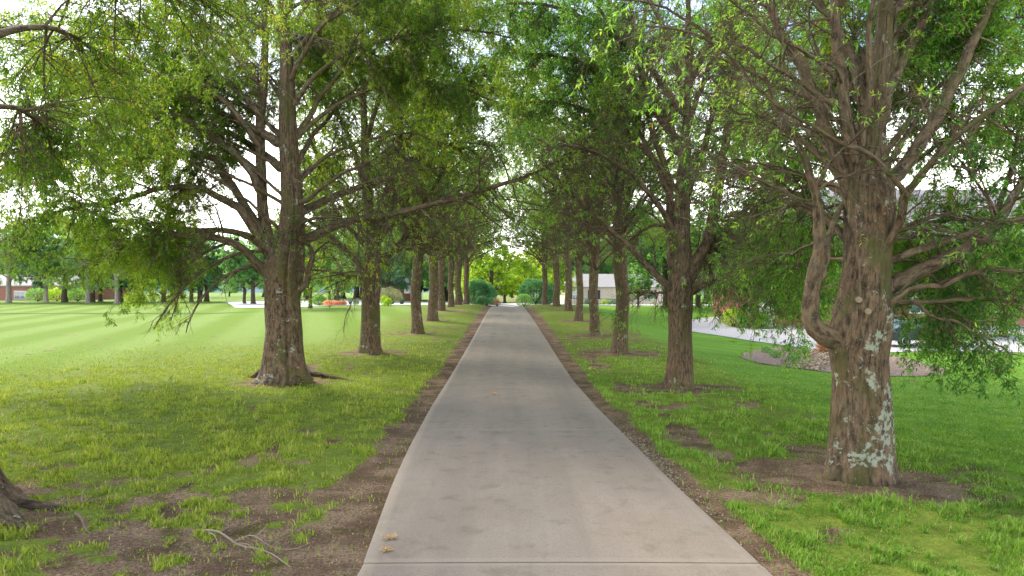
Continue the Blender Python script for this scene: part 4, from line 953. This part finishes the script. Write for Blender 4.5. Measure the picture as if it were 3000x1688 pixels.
# ---------------------------------------------------------------- fallen branch, sticks, dry catkin clumps
def sticks(name, specs, matl, label, cat, bdir=.012, lift=.02):
    o0 = onground(*specs[0][0][0]); root_parts = []
    for pts, r0, r1 in specs:
        Q = []
        for i, (px, py) in enumerate(pts):
            g_ = onground(px, py); Q.append(g_ - o0 + np.array([0, 0, lift + .03 * math.sin(i * 1.9)]))
        a, b_ = resample(Q, np.linspace(r0, r1, len(Q)), 14); root_parts.append(tubes(a[None], b_[None], 6))
    V, F, B = cat_geo(root_parts)
    o = mesh_np(name, V, F, matl, None, {'bark': B}, True); o.location = tuple(o0); tag(o, label, cat); return o
sticks('fallen_branch', [([(592, 1560), (640, 1572), (700, 1598), (750, 1608), (800, 1640), (850, 1668)], .013, .004), ([(610, 1564), (632, 1590), (645, 1640)], .007, .002),
       ([(690, 1590), (740, 1582), (790, 1600), (850, 1612), (910, 1606)], .007, .002), ([(745, 1583), (775, 1560), (788, 1535)], .005, .002),
       ([(640, 1568), (680, 1552), (700, 1535)], .004, .0015), ([(700, 1598), (730, 1612), (760, 1628)], .005, .002)], M['dry_twig'],
       'forked bleached branch lying on bare earth left of the driveway', 'fallen branch')
sticks('fallen_stick', [([(220, 1511), (238, 1530), (252, 1552), (270, 1568)], .020, .006)], M['brown_twig'], 'short thick brown stick lying below the left edge root', 'stick', )
sticks('fallen_stick', [([(585, 1552), (620, 1540), (652, 1527)], .014, .006)], M['brown_twig'], 'dark stick lying just above the end of the bleached branch', 'stick')
sticks('fallen_stick', [([(238, 1475), (242, 1455), (250, 1432)], .006, .003), ([(238, 1475), (252, 1479), (258, 1460)], .005, .002)], M['dry_twig'], 'small curved pale twig on the earth beside the left edge root', 'stick')
sticks('fallen_stick', [([(2050, 1572), (2075, 1580), (2103, 1592)], .005, .003), ([(2090, 1586), (2100, 1575)], .003, .002)], M['dry_twig'], 'thin pale twig lying on the driveway near its right edge', 'stick')
sticks('fallen_stick', [([(2085, 1520), (2130, 1534), (2190, 1533), (2230, 1530)], .006, .003)], M['brown_twig'], 'long thin twig on the soil just off the right driveway edge', 'stick')
sticks('fallen_stick', [([(1108, 1310), (1150, 1306), (1180, 1302)], .004, .002)], M['brown_twig'], 'dark twig lying across the left margin of the driveway', 'stick')
def clump(px, py, s, seed, label):
    g_ = np.random.default_rng(seed); o0 = onground(px, py); P_ = []; Rr = []
    for k in range(26):
        a = g_.uniform(0, 6.28); e = g_.uniform(0, .5); st_ = g_.normal(size=3) * .012 * s; st_[2] = abs(st_[2]) + .05
        d = np.array([math.cos(a) * math.cos(e), math.sin(a) * math.cos(e), math.sin(e)]); l = g_.uniform(.04, .085) * s
        P_.append([st_, st_ + d * l * .5 + [0, 0, .006], st_ + d * l]); Rr.append([.004, .0045, .002])
    V, F, B = tubes(np.array(P_), np.array(Rr) * s, 5)
    o = mesh_np('catkin_clump', V, F, M['catkin'], None, {'bark': B}, True); o.location = tuple(o0); tag(o, label, 'dry clump')
M['catkin'] = simple('dry_catkin', (.40, .27, .13), .85, .4, 60)
clump(1142, 1592, 1.1, 1, 'straw coloured dry catkin clump on the driveway, upper of two near its left edge')
clump(1132, 1630, .95, 2, 'tawny dry catkin clump on the driveway, lower of two near its left edge')
clump(1448, 1162, 1.3, 3, 'small brown dry catkin clump in the middle of the driveway beyond the joints')

# ---------------------------------------------------------------- shrubs and hedges
def bush(name, loc, rx, ry, rz_, nl, leafL, leafW, leafm, seed, label, cat='shrub', group=None, shell=.5, squash=1.0, stems=True, lump=.12):
    g_ = np.random.default_rng(seed); root = empty(name, tuple(loc)); tag(root, label, cat, group)
    d = norm(g_.normal(size=(nl, 3))); d[:, 2] = np.abs(d[:, 2]) * 1.0
    flip = g_.random(nl) < .25; d[flip, 2] *= -.6
    r = 1 - shell * g_.random(nl) ** 2.2
    lumpv = 1 + lump * (fbm(d[:, 0]*2.5 + seed, d[:, 1]*2.5 + d[:, 2]*2.2, seed, 3) - .5) * 3
    p = d * (r * lumpv)[:, None] * np.array([rx, ry, rz_ * .62]) + np.array([0, 0, rz_ * .42])
    p[:, 2] = np.maximum(p[:, 2], .02)
    dd = norm(d + g_.normal(size=(nl, 3)) * .55); s = norm(np.cross(dd, g_.normal(size=(nl, 3))))
    l = leafL * g_.uniform(.6, 1.3, nl)[:, None]; w_ = leafW * g_.uniform(.7, 1.3, nl)[:, None]
    V = np.stack([p, p + dd*l*.5 + s*w_*.5, p + dd*l, p + dd*l*.5 - s*w_*.5], 1).reshape(-1, 3)
    mesh_np('foliage', V, np.arange(nl*4).reshape(-1, 4), M[leafm], root, fattr={'var': np.clip(.45 + g_.normal(size=nl) * .25, 0, 1)})
    if stems:
        Q = []; Rr = []
        for k in range(9):
            a = k * .7; e = g_.uniform(.5, 1.3); Q.append([[0, 0, -.05], [math.cos(a)*rx*.3, math.sin(a)*ry*.3, rz_*.35], [math.cos(a)*rx*.7*math.cos(e), math.sin(a)*ry*.7*math.cos(e), rz_*.8*math.sin(e)]]); Rr.append([rz_*.03, rz_*.02, rz_*.008])
        V, F, B = tubes(np.array(Q, float), np.array(Rr), 5); mesh_np('stems', V, F, M['bark_far'], root, {'bark': B}, True)
    return root
def at_px(px, py, Z=None):
    if Z is None: return onground(px, py)
    x = (px - 1500) / 2000 * Z; return np.array([x, Z, float(gz(x, Z))])
bush('hedge_dome', at_px(1400, 0, 88), 1.75, 1.6, 3.1, 9000, .16, .09, 'leafT', 1, 'large dark green domed evergreen left of the driveway crest', 'hedge', shell=.3)
bush('hedge_dome', at_px(1425, 0, 93), 1.3, 1.3, 2.9, 5000, .16, .09, 'leafT', 2, 'dark domed evergreen half hidden behind the large one left of the crest', 'hedge', shell=.3)
bush('round_shrub', at_px(1411, 0, 84.5), .72, .7, 1.05, 4500, .07, .045, 'leafT', 3, 'small clipped ball shrub in front of the left domed evergreen', shell=.2, lump=.03)
bush('hedge_dome', at_px(1570, 0, 90), 2.15, 1.9, 3.2, 10000, .16, .09, 'leafT', 4, 'large dark green domed evergreen right of the driveway crest', 'hedge', shell=.3)
bush('hedge_dome', at_px(1606, 0, 92), 1.0, 1.0, 2.8, 4000, .16, .09, 'leafT', 5, 'narrow bluish evergreen behind the last right-hand trunks', 'hedge', shell=.3)
bush('round_shrub', at_px(1535, 0, 82.5), 1.02, .95, 1.5, 6500, .07, .045, 'leafF', 6, 'clipped rounded green shrub right of the driveway at the crest', shell=.2, lump=.03)
bush('round_shrub', at_px(1127, 0, 72), .42, .42, 1.0, 2600, .07, .04, 'leafY', 7, 'lime green clipped shrub right behind the second left oak, the taller of a pair', shell=.2, lump=.05)
bush('round_shrub', at_px(1137, 0, 70.5), .42, .42, .78, 2600, .07, .04, 'leafY', 8, 'lime green clipped shrub right behind the second left oak, the lower of a pair', shell=.2, lump=.05)
bush('green_shrub', at_px(936, 0, 76), .75, .7, 1.15, 2600, .12, .07, 'leafF', 9, 'bushy green shrub between the slender far tree and pink flowers left of the drive', shell=.5)
for k, (px, w__, h__) in enumerate(((962, .55, .6), (985, .5, .5), (1003, .45, .45))):
    bush('flower_bush', at_px(px, 0, 74 + k), w__, .5, h__, 1500, .09, .06, 'flower', 12 + k, ['reddish pink flowering bush, leftmost of three in the far left bed', 'pink and green flowering bush, middle of three in the far left bed', 'paler pink flowering bush, rightmost of three in the far left bed'][k], 'flower bush', 'flowering bushes in the far left bed')
bush('olive_shrub', at_px(1142, 0, 96), 1.7, 1.5, 2.2, 3000, .16, .06, 'leafO', 17, 'large airy grey green shrub behind the lime shrubs', shell=.8)
bush('dark_shrub', at_px(1043, 0, 84), .35, .35, .5, 900, .08, .05, 'leafT', 18, 'tiny dark green ball shrub on the pale paving left of the second left oak', shell=.3)
bush('dark_shrub', at_px(1001, 0, 84), .4, .4, .6, 900, .08, .05, 'leafT', 19, 'tiny dark green ball shrub behind the pink flowers', shell=.3)
sb = bush('young_shrub', at_px(2245, 1035), .23, .22, .34, 700, .07, .028, 'leafF', 20, 'young green shrub at the left end of the mulch bed', group='young shrubs in the mulch bed', shell=.6)
for px, py, lb in ((2272, 1050, 'young green shrub in front row of the mulch bed, second from its left end'), (2310, 1031, 'young green shrub at the back of the mulch bed, behind the two front ones'), (2356, 1037, 'young green shrub at the back of the mulch bed nearest the stones'), (2328, 1060, 'young green shrub at the front of the mulch bed nearest the stones')):
    q = at_px(px, py); c = copy_tree(sb, tuple(q), px * .1, (1, 1, 1)); c['label'] = lb; c['category'] = 'shrub'
bush('ornamental_grass', at_px(2425, 1036), .33, .3, .62, 1500, .30, .02, 'straw', 25, 'tuft of rusty dry ornamental grass at the edge of the paving', 'ornamental grass', shell=.9)
bush('dry_plant', at_px(2404, 1028), .13, .13, .45, 300, .20, .02, 'straw', 26, 'small upright reddish plant just left of the rusty grass tuft', 'plant', shell=.9)
for k, (px, py, w__, h__, mt, lb) in enumerate(((2150, 958, .9, 1.3, 'leafY', 'yellow green shrub at the left of the paved island bed'), (2195, 962, .9, 1.6, 'leafF', 'green shrub in the middle of the paved island bed'), (2232, 962, .6, 1.1, 'leafF', 'green shrub against the white column'), )):
    bush('island_shrub', at_px(px, py), w__, .8, h__, 2200, .14, .06, mt, 30 + k, lb, group='shrubs in the paved island')
for k, px in enumerate((112, 168, 228)):
    bush('field_shrub', at_px(px, 0, 106), 2.0, 1.2, 1.9, 1500, .22, .12, ['leafF', 'leafY', 'leafF'][k], 60 + k, ['leafy shrub before the far brick house, left of the pale trunk', 'leafy shrub before the far brick house, right of the pale trunk', 'leafy shrub just left of the pale forked tree'][k], group='shrubs before the far brick house')
bush('russet_shrub', at_px(1456, 0, 86), .42, .4, 1.0, 900, .10, .05, 'straw', 50, 'thin russet shrub at the end of the driveway beside the left domed evergreen', shell=.8)
for k, px in enumerate((1770, 1785, 1800)):
    bush('foundation_shrub', at_px(px, 0, 99), .5, .4, .8, 600, .1, .06, ['leafY', 'leafF', 'leafT'][k], 40 + k, ['yellow shrub against the cream house wall', 'olive green shrub against the cream house wall, middle one', 'dark shrub against the cream house wall, rightmost'][k], group='shrubs along the cream house')
bush('foundation_shrub', at_px(1722, 0, 99), .5, .4, .7, 600, .1, .06, 'leafT', 44, 'low dark shrub below the shuttered window of the cream house', group='shrubs along the cream house')

# ---------------------------------------------------------------- background trees
def far_tree(seed, H, r0, leafm, barkm, counts, leafL, leafW, spread, z0, **kw):
    return generic(seed, H, r0, leafm, counts, leafL, leafW, 0, None, (0, 0, 0), spread=spread, z0=z0, barkm=barkm, twig_level=False, l1=(1.4, 3.2), l2=(.8, 1.6), l3=(.4, .9), tw_r=.012, droop=.1, **kw)
FT = {
 'dark': far_tree(201, 11, .36, 'leafD', ('bark_far', 'bark_far'), (150, 620, 1900, 8), .42, .20, 5.5, 2.2),
 'green': far_tree(202, 11.5, .36, 'leafF', ('bark_far', 'bark_far'), (150, 620, 1900, 8), .42, .20, 5.5, 2.2),
 'pale': far_tree(203, 10, .26, 'leafP', ('bark_pale', 'bark_pale'), (130, 480, 1300, 8), .36, .15, 4.6, 2.6),
 'lime': far_tree(204, 12, .34, 'leafY', ('bark_far', 'bark_far'), (150, 620, 1900, 8), .40, .19, 6.0, 1.6),
 'tall': far_tree(205, 20, .5, 'leafF', ('bark_far', 'bark_far'), (200, 800, 2400, 8), .60, .32, 7.5, 2.0),
}
for k, v in FT.items(): v.name = {'dark': 'dark_tree', 'green': 'field_tree', 'pale': 'pale_tree', 'lime': 'lime_tree', 'tall': 'woodland_tree'}[k]
G1 = 'trees standing in the left field'
field = [ # px, Z, kind, scale, label
 (26, 97, 'pale', 1.25, 'grey multi-stemmed tree at the far left edge before the brick house'),
 (135, 99, 'pale', .95, 'pale trunked tree in front of the far brick house'),
 (189, 100, 'dark', 1.0, 'dark trunked tree just right of the pale tree by the brick house'),
 (257, 93, 'pale', 1.0, 'pale grey forked tree standing before a wide dark trunk in the left field'),
 (268, 101, 'green', 1.15, 'green tree with a wide dark trunk directly behind the pale forked one'),
 (294, 104, 'green', .8, 'smaller green tree right of the wide dark trunk'),
 (342, 91, 'pale', .95, 'pale tree with whitish trunk, rightmost pale one in the left field'),
 (355, 102, 'dark', .7, 'small dark tree directly behind the rightmost pale one'),
 (379, 103, 'dark', .85, 'dark bluish tree left of the middle of the far row'),
 (414, 103, 'dark', .9, 'dark bluish tree in the middle of the far row with a straight trunk'),
 (479, 101, 'dark', .95, 'bluish green tree standing well apart in the far row'),
 (514, 150, 'green', .9, 'small tree far back in the pale field'),
 (561, 101, 'green', .8, 'green tree, left one of three close trunks in the far row'),
 (584, 102, 'dark', .8, 'dark tree, middle one of three close trunks in the far row'),
 (606, 104, 'green', .85, 'green tree, right one of three close trunks in the far row'),
 (716, 90, 'green', .6, 'small green tree just left of the stout one near the fused oak'),
 (741, 88, 'green', .8, 'stout green tree nearest to the fused oak trunk in the far row'),
 (369, 165, 'green', .8, 'distant green tree on the left field between dark trunks'),
]
for i, (px, Z_, kd, s, lb) in enumerate(field):
    c = put(FT[kd], (px - 1500) / 2000 * Z_, Z_, i * 1.9, (s, s, s * .95), lb); c['group'] = G1
c = put(FT['green'], (910 - 1500) / 2000 * 66, 66, 2.2, (.5, .5, .62), 'slender tree standing alone on the striped lawn right of the fused oak'); 
c = put(FT['green'], (990 - 1500) / 2000 * 80, 80, 1.2, (.45, .45, .42), 'low spreading tree behind the pink flowers')
c = put(FT['green'], (965 - 1500) / 2000 * 98, 98, .7, (.6, .6, .6), 'dense green tree behind the far left flower bed')
for k, (px, Z_, s, lb) in enumerate(((1478, 128, .8, 'lime green tree at the end of the driveway, centre'), (1440, 104, 1.0, 'lime green tree at the end of the driveway, left behind the domed hedge'), (1585, 103, .95, 'lime green tree at the end of the driveway, right behind the domed hedge'), (1535, 140, 1.0, 'lime green tree farthest back beyond the driveway crest'))):
    c = put(FT['lime'], (px - 1500) / 2000 * Z_, Z_, k * 2.3, (s, s, s * .85), lb); c['group'] = 'lime green trees beyond the crest'
right_bg = [(1949, 80, 'green', .9, 'tree on the far right lawn seen left of the second right oak'), (1870, 84, 'green', .38, 'sapling with a thin stem on the far right lawn'), (2046, 82, 'green', .95, 'tree on the far right lawn seen right of the second right oak'),
 (2150, 66, 'green', .8, 'tree behind the paved circle left of the white column'), (2330, 76, 'green', 1.1, 'tree behind the red brick wall'), (2460, 49, 'green', .62, 'small tree in front of the brick house wall'), (2720, 47, 'green', .66, 'small tree by the parked car'), (2940, 44, 'green', .60, 'small tree at the right edge before the brick house')]
for i, (px, Z_, kd, s, lb) in enumerate(right_bg):
    c = put(FT[kd], (px - 1500) / 2000 * Z_, Z_, i * 1.3 + .4, (s, s, s), lb); c['group'] = 'trees on the right lawn'
ORD = 'first second third fourth fifth sixth seventh eighth ninth tenth eleventh twelfth thirteenth fourteenth fifteenth'.split()
for i, (px, Z_, s) in enumerate(((820, 118, 1.0), (900, 126, 1.1), (985, 119, 1.0), (1060, 128, 1.15), (1135, 121, 1.0), (1215, 160, 1.3), (1290, 122, 1.1), (1350, 130, 1.0), (1650, 128, 1.1), (1730, 124, 1.2), (1820, 127, 1.25), (1910, 122, 1.2), (2000, 128, 1.2), (2100, 120, 1.2), (2210, 118, 1.2))):
    c = put(FT[['green', 'dark', 'green'][i % 3]], (px - 1500) / 2000 * Z_, Z_, i * 1.7, (s, s, s * .95), f'broad green tree behind the far houses, {ORD[i]} from the left'); c['group'] = 'green trees behind the far houses'
# woodland that closes the view
g_ = np.random.default_rng(77)
wood = []
for i in range(44):
    px = -150 + i * 76 + g_.uniform(-24, 24); Z_ = g_.uniform(170, 215) if px < 900 or px > 1900 else g_.uniform(140, 175)
    s = g_.uniform(.8, 1.15) * (1.0 if px < 1900 else 1.1)
    if 560 < px < 760 or 1330 < px < 1660: s *= .5
    c = put(FT['tall'], (px - 1500) / 2000 * Z_, Z_, i * 1.1, (s * 1.2, s * 1.2, s * .95), 'tall tree in the woodland belt behind the lawns and houses'); c['group'] = 'woodland belt behind the lawns and houses'
# distant blue hills
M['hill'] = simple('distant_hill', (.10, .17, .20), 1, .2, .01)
hp = [(-1300, 900), (-1050, 900), (-800, 900), (-560, 900), (-300, 900), (0, 950), (300, 950), (700, 950), (1300, 900)]
hh = [60, 85, 78, 95, 70, 60, 66, 80, 60]; V = []; F = []
for (x, y), h in zip(hp, hh): V += [(x, y - 140, -12), (x, y, h * .55), (x, y + 200, h * .75), (x, y + 700, -10)]
for i in range(len(hp) - 1):
    for q in range(3): a = i * 4 + q; F.append((a, a + 4, a + 5, a + 1))
o = mesh_np('hills', V, F, M['hill'], smooth=True); tag(o, kind='structure')

# ---------------------------------------------------------------- houses
def brick_mat(name, c1, c2, mortar, scale=1.0):
    m, n, b = mat(name); co = N(n, 'ShaderNodeTexCoord').outputs['Object']
    mp_ = N(n, 'ShaderNodeMapping'); mp_.inputs['Rotation'].default_value = (R(90), 0, 0); n.links.new(co, mp_.inputs['Vector'])
    br = n.nodes.new('ShaderNodeTexBrick'); br.inputs['Scale'].default_value = 4.4 * scale; br.inputs['Mortar Size'].default_value = .018
    for q, v in (('Color1', c1), ('Color2', c2), ('Mortar', mortar)): br.inputs[q].default_value = (*v, 1)
    n.links.new(mp_.outputs[0], br.inputs['Vector']); n.links.new(br.outputs['Color'], b.inputs['Base Color']); return m
M['red_brick'] = brick_mat('red_brick', (.28, .095, .065), (.20, .07, .05), (.34, .28, .23))
M['cream_brick'] = brick_mat('cream_brick', (.66, .56, .43), (.58, .49, .37), (.6, .55, .46))
M['white_paint'] = simple('white_paint', (.75, .74, .74), .5, .04, 3)
M['roof_mauve'] = simple('mauve_shingles', (.30, .255, .27), .9, .18, 6)
M['roof_grey'] = simple('grey_shingles', (.30, .28, .26), .9, .18, 6)
M['shutter'] = simple('dark_shutter', (.05, .05, .06), .6, .1, 5)
M['metal'] = simple('black_metal', (.03, .03, .035), .5, .1, 5, metal=.6)
m, n, b = mat('window_glass'); b.inputs['Base Color'].default_value = (.05, .08, .10, 1); b.inputs['Roughness'].default_value = .06; b.inputs['Specular IOR Level'].default_value = .8; M['glass'] = m
def house(name, x0, x1, y, dep, hw, hr, wallm, roofm, label, wins=(), doors=(), over=.5, group=None, base=None, shutters=False, hip=2.0):
    z = float(gz((x0 + x1) / 2, y)) if base is None else base; W = x1 - x0
    root = empty(name, ((x0 + x1) / 2, y + dep / 2, z)); tag(root, label, 'house', group)
    a = W / 2; d = dep / 2
    wl = MB().box(-a, a, -d, d, -.4, hw).build('wall', wallm, root)
    r = MB(); e = over
    r.add([(-a-e, -d-e, hw-.02), (a+e, -d-e, hw-.02), (a+e, d+e, hw-.02), (-a-e, d+e, hw-.02), (-a-e, -d-e, hw+.18), (a+e, -d-e, hw+.18), (a+e, d+e, hw+.18), (-a-e, d+e, hw+.18), (-a+hip, 0, hw+hr), (a-hip, 0, hw+hr)],
          [(0,3,2,1), (0,1,5,4), (1,2,6,5), (2,3,7,6), (3,0,4,7), (4,5,9,8), (5,6,9), (6,7,8,9), (7,4,8)])
    r.build('roof', roofm, root)
    for (wx, wz, ww, wh) in wins:
        f = MB(); t_ = .07; yy_ = -d - .04
        f.box(wx-ww/2-t_, wx+ww/2+t_, yy_, -d+.02, wz-t_, wz).box(wx-ww/2-t_, wx+ww/2+t_, yy_, -d+.02, wz+wh, wz+wh+t_)
        f.box(wx-ww/2-t_, wx-ww/2, yy_+.002, -d+.02, wz, wz+wh).box(wx+ww/2, wx+ww/2+t_, yy_+.002, -d+.02, wz, wz+wh)
        f.box(wx-.02, wx+.02, yy_+.01, -d+.02, wz, wz+wh).box(wx-ww/2, wx-.02, yy_+.012, -d+.02, wz+wh*.5-.02, wz+wh*.5+.02).box(wx+.02, wx+ww/2, yy_+.012, -d+.02, wz+wh*.5-.02, wz+wh*.5+.02)
        fo = f.build('window', M['white_paint'], root)
        MB().box(wx-ww/2, wx+ww/2, -d-.012, -d+.01, wz+.001, wz+wh-.001).build('pane', M['glass'], fo)
        if shutters:
            for sgn in (-1, 1):
                cx = wx + sgn * (ww/2 + t_ + .22); s_ = MB().box(cx-.2, cx+.2, -d-.05, -d+.01, wz-.03, wz+wh+.03)
                for q in range(7): s_.box(cx-.16, cx+.16, -d-.065, -d-.048, wz + wh*(q+.2)/7, wz + wh*(q+.75)/7)
                s_.build('shutter', M['shutter'], root)
    for (dx_, dw, dh, mt) in doors:
        dd = MB().box(dx_-dw/2, dx_+dw/2, -d-.045, -d+.02, 0, dh)
        dd.box(dx_-dw/2+.12, dx_+dw/2-.12, -d-.06, -d-.044, dh*.55, dh*.9).box(dx_-dw/2+.12, dx_+dw/2-.12, -d-.06, -d-.044, dh*.1, dh*.45)
        dd.build('door', mt, root)
    return root
M['tan_door'] = simple('tan_door', (.42, .28, .16), .6, .1, 4)
hR = house('brick_house', 20.6, 52, 54, 16, 4.4, 7.6, M['red_brick'], M['roof_mauve'], 'large red brick house with a mauve shingle roof behind the paving on the right',
      wins=[(-9, 1.1, 1.6, 1.6), (-4, 1.1, 1.6, 1.6), (2, 1.1, 1.6, 1.6), (8, 1.1, 1.6, 1.6)], hip=6)
q = MB(); q.box(-16.6, -15.75, -8.55, -7.6, -.3, 3.9).box(-16.75, -15.6, -8.7, -7.5, 3.9, 4.15).box(-16.7, -15.65, -8.65, -7.55, -.28, .25)
q.build('column', M['white_paint'], hR)
MB().box(-17.5, -14.5, -9.2, -6.5, 4.16, 4.36).build('porch_beam', M['white_paint'], hR)
house('cream_house', 8.2, 24, 104, 12, 2.55, 2.3, M['cream_brick'], M['roof_grey'], 'low cream brick house with dark shutters beyond the right lawn',
      wins=[(-6.4, .9, .85, 1.3), (-3.6, .9, .9, 1.3), (5.0, .9, .9, 1.3)], doors=[(-7.6, .9, 2.0, M['tan_door'])], shutters=True, over=.4)
house('far_cream_house', -30, -21, 150, 10, 2.9, 2.4, M['cream_brick'], M['roof_grey'], 'small distant cream house between the second and third left oaks', wins=[(-2.6, .9, 1.2, 1.5), (2.4, .9, 1.2, 1.5)])
house('distant_brick_house', -23.4, -19.4, 138, 8, 3.2, 1.3, M['red_brick'], M['roof_grey'], 'distant brick gable with a bluish window above the lime shrubs', wins=[(.6, 1.2, 1.9, 1.6)], base=float(gz(-21, 138)) + .3, hip=1.2)
house('field_brick_house', -105, -76, 118, 12, 2.4, 2.2, M['red_brick'], M['roof_grey'], 'long low brick house behind the pale trees at the far left', wins=[(5.5, .25, 2.0, 1.3), (-2, .5, 1.6, 1.2)])
house('distant_lodge', -84, -79.5, 132, 10, 2.3, 2.0, M['red_brick'], M['roof_grey'], 'low brick building seen between the pale forked tree and the next trunks', wins=[(0, .5, 1.2, 1.1)], hip=1.2)
# porch railing of the cream house
rl = MB()
for k in range(23): rl.box(9.3 + k*.25, 9.33 + k*.25, 101.2, 101.23, 0, .85)
rl.box(9.2, 15.0, 101.19, 101.24, .85, .92).box(9.2, 15.0, 101.19, 101.24, .08, .13)
o = rl.build('porch_railing', M['metal']); o.location = (0, 0, float(gz(12, 101.2))); tag(o, 'black metal railing in front of the cream house', 'railing')
# flower pots on the far paving
def pot(px, Z_, s, lb):
    q = at_px(px, 0, Z_); r_ = empty('plant_pot', tuple(q + np.array([0, 0, .05]))); tag(r_, lb, 'plant pot', 'plant pots on the far paving')
    MB().lathe([(.16*s, 0), (.20*s, .04*s), (.30*s, .34*s), (.33*s, .36*s), (.33*s, .42*s), (.27*s, .42*s), (.25*s, .34*s)], n=18).build('pot', M['shutter'], r_, True)
    g_ = np.random.default_rng(int(px)); d = norm(g_.normal(size=(260, 3))); d[:, 2] = abs(d[:, 2]); p = d * .26 * s + [0, 0, .38 * s]; dd = norm(d + g_.normal(size=d.shape) * .5); s_ = norm(np.cross(dd, g_.normal(size=d.shape)))
    V = np.stack([p, p + dd*.05*s + s_*.03*s, p + dd*.12*s, p + dd*.05*s - s_*.03*s], 1).reshape(-1, 3)
    mesh_np('plant', V, np.arange(len(V)).reshape(-1, 4), M['leafT'], r_, fattr={'var': g_.random(260)})
pot(1177, 84, 1.1, 'dark round pot on the white paving right of the lime shrubs'); pot(1150, 90, .8, 'smaller dark pot on the paving just right of the lime shrubs'); pot(1026, 90, .8, 'small reddish pot on the paving behind the flower bed')

# ---------------------------------------------------------------- parked car (mostly behind leaves)
def car(loc, rz, label):
    root = empty('parked_car', loc, rz); tag(root, label, 'car')
    paint, n, b = mat('dark_car_paint'); b.inputs['Base Color'].default_value = (.012, .018, .030, 1); b.inputs['Roughness'].default_value = .2; b.inputs['Coat Weight'].default_value = .6
    rub, n, b = mat('tyre_rubber'); b.inputs['Base Color'].default_value = (.015, .015, .015, 1)
    rim, n, b = mat('alloy_rim'); b.inputs['Base Color'].default_value = (.4, .4, .42, 1); b.inputs['Metallic'].default_value = .8; b.inputs['Roughness'].default_value = .35
    lampm, n, b = mat('lamp_lens'); b.inputs['Base Color'].default_value = (.7, .7, .72, 1); b.inputs['Roughness'].default_value = .1
    redm, n, b = mat('rear_lamp_lens'); b.inputs['Base Color'].default_value = (.35, .01, .01, 1); b.inputs['Roughness'].default_value = .15
    prof = [(-2.2, .35), (-2.28, .6), (-2.2, .88), (-1.9, .98), (-1.0, 1.03), (.95, 1.05), (1.6, 1.0), (2.1, .82), (2.28, .6), (2.25, .35)]
    secs = [(-.86, .94), (-.88, 1), (-.80, 1.01), (0, 1.02), (.80, 1.01), (.88, 1), (.86, .94)]
    V = []; F = []
    ys = [(-.90, .90), (-.86, 1.0), (-.5, 1.02), (0, 1.03), (.5, 1.02), (.86, 1.0), (.90, .90)]
    for (yy_, k) in ys:
        for (x, z) in prof: V.append((x * (.97 if abs(yy_) > .85 else 1), yy_, .3 + (z - .3) * k))
    npf = len(prof)
    for i in range(len(ys) - 1):
        for q in range(npf): a = i*npf + q; c_ = i*npf + (q+1) % npf; F.append((a, c_, c_+npf, a+npf))
    F.append(tuple(range(npf-1, -1, -1))); F.append(tuple((len(ys)-1)*npf + q for q in range(npf)))
    bd = MB().add(V, F).build('body', paint, root, False, .04)
    cab = [(-1.75, 1.0), (-1.15, 1.42), (.25, 1.46), (1.05, 1.04)]
    V = [(x, -.80 + (.13 if z > 1.2 else 0), z) for x, z in cab] + [(x, .80 - (.13 if z > 1.2 else 0), z) for x, z in cab]
    MB().add(V, [(0,1,2,3), (7,6,5,4), (0,4,5,1), (2,6,7,3), (3,7,4,0)]).build('window', M['glass'], root, False, .03)
    MB().box(-1.12, .22, -.64, .64, 1.425, 1.475).build('roof', paint, root, False, .02)
    for x in (-1.4, 1.4):
        for s in (-1, 1):
            t_ = MB().lathe([(.20, -.10), (.31, -.10), (.33, -.07), (.33, .07), (.31, .10), (.20, .10)], n=24).build('wheel', rub, root, True); t_.rotation_euler = (R(90), 0, 0); t_.location = (x, s * .80, .33)
            MB().lathe([(.06, -.085), (.19, -.105), (.205, -.08), (.205, .08), (.19, .105), (.06, .085)], n=20).build('rim', rim, t_, True)
    for s in (-1, 1):
        MB().box(2.14, 2.27, s*.62-.18, s*.62+.18, .66, .78).build('headlight', lampm, root, False, .02)
        MB().box(-2.29, -2.2, s*.66-.14, s*.66+.14, .68, .84).build('tail_light', redm, root, False, .02)
        MB().box(.62, .80, s*.98-.08, s*.98+.08, 1.02, 1.14).build('mirror', paint, root, False, .02)
q = at_px(2690, 0, 37); car((q[0], q[1], q[2] + .035), R(6), 'dark car parked on the pale paving behind the big right trunk, half hidden by leaves')
print('quads', sum(len(o.data.polygons) for o in bpy.data.objects if o.type == 'MESH'))
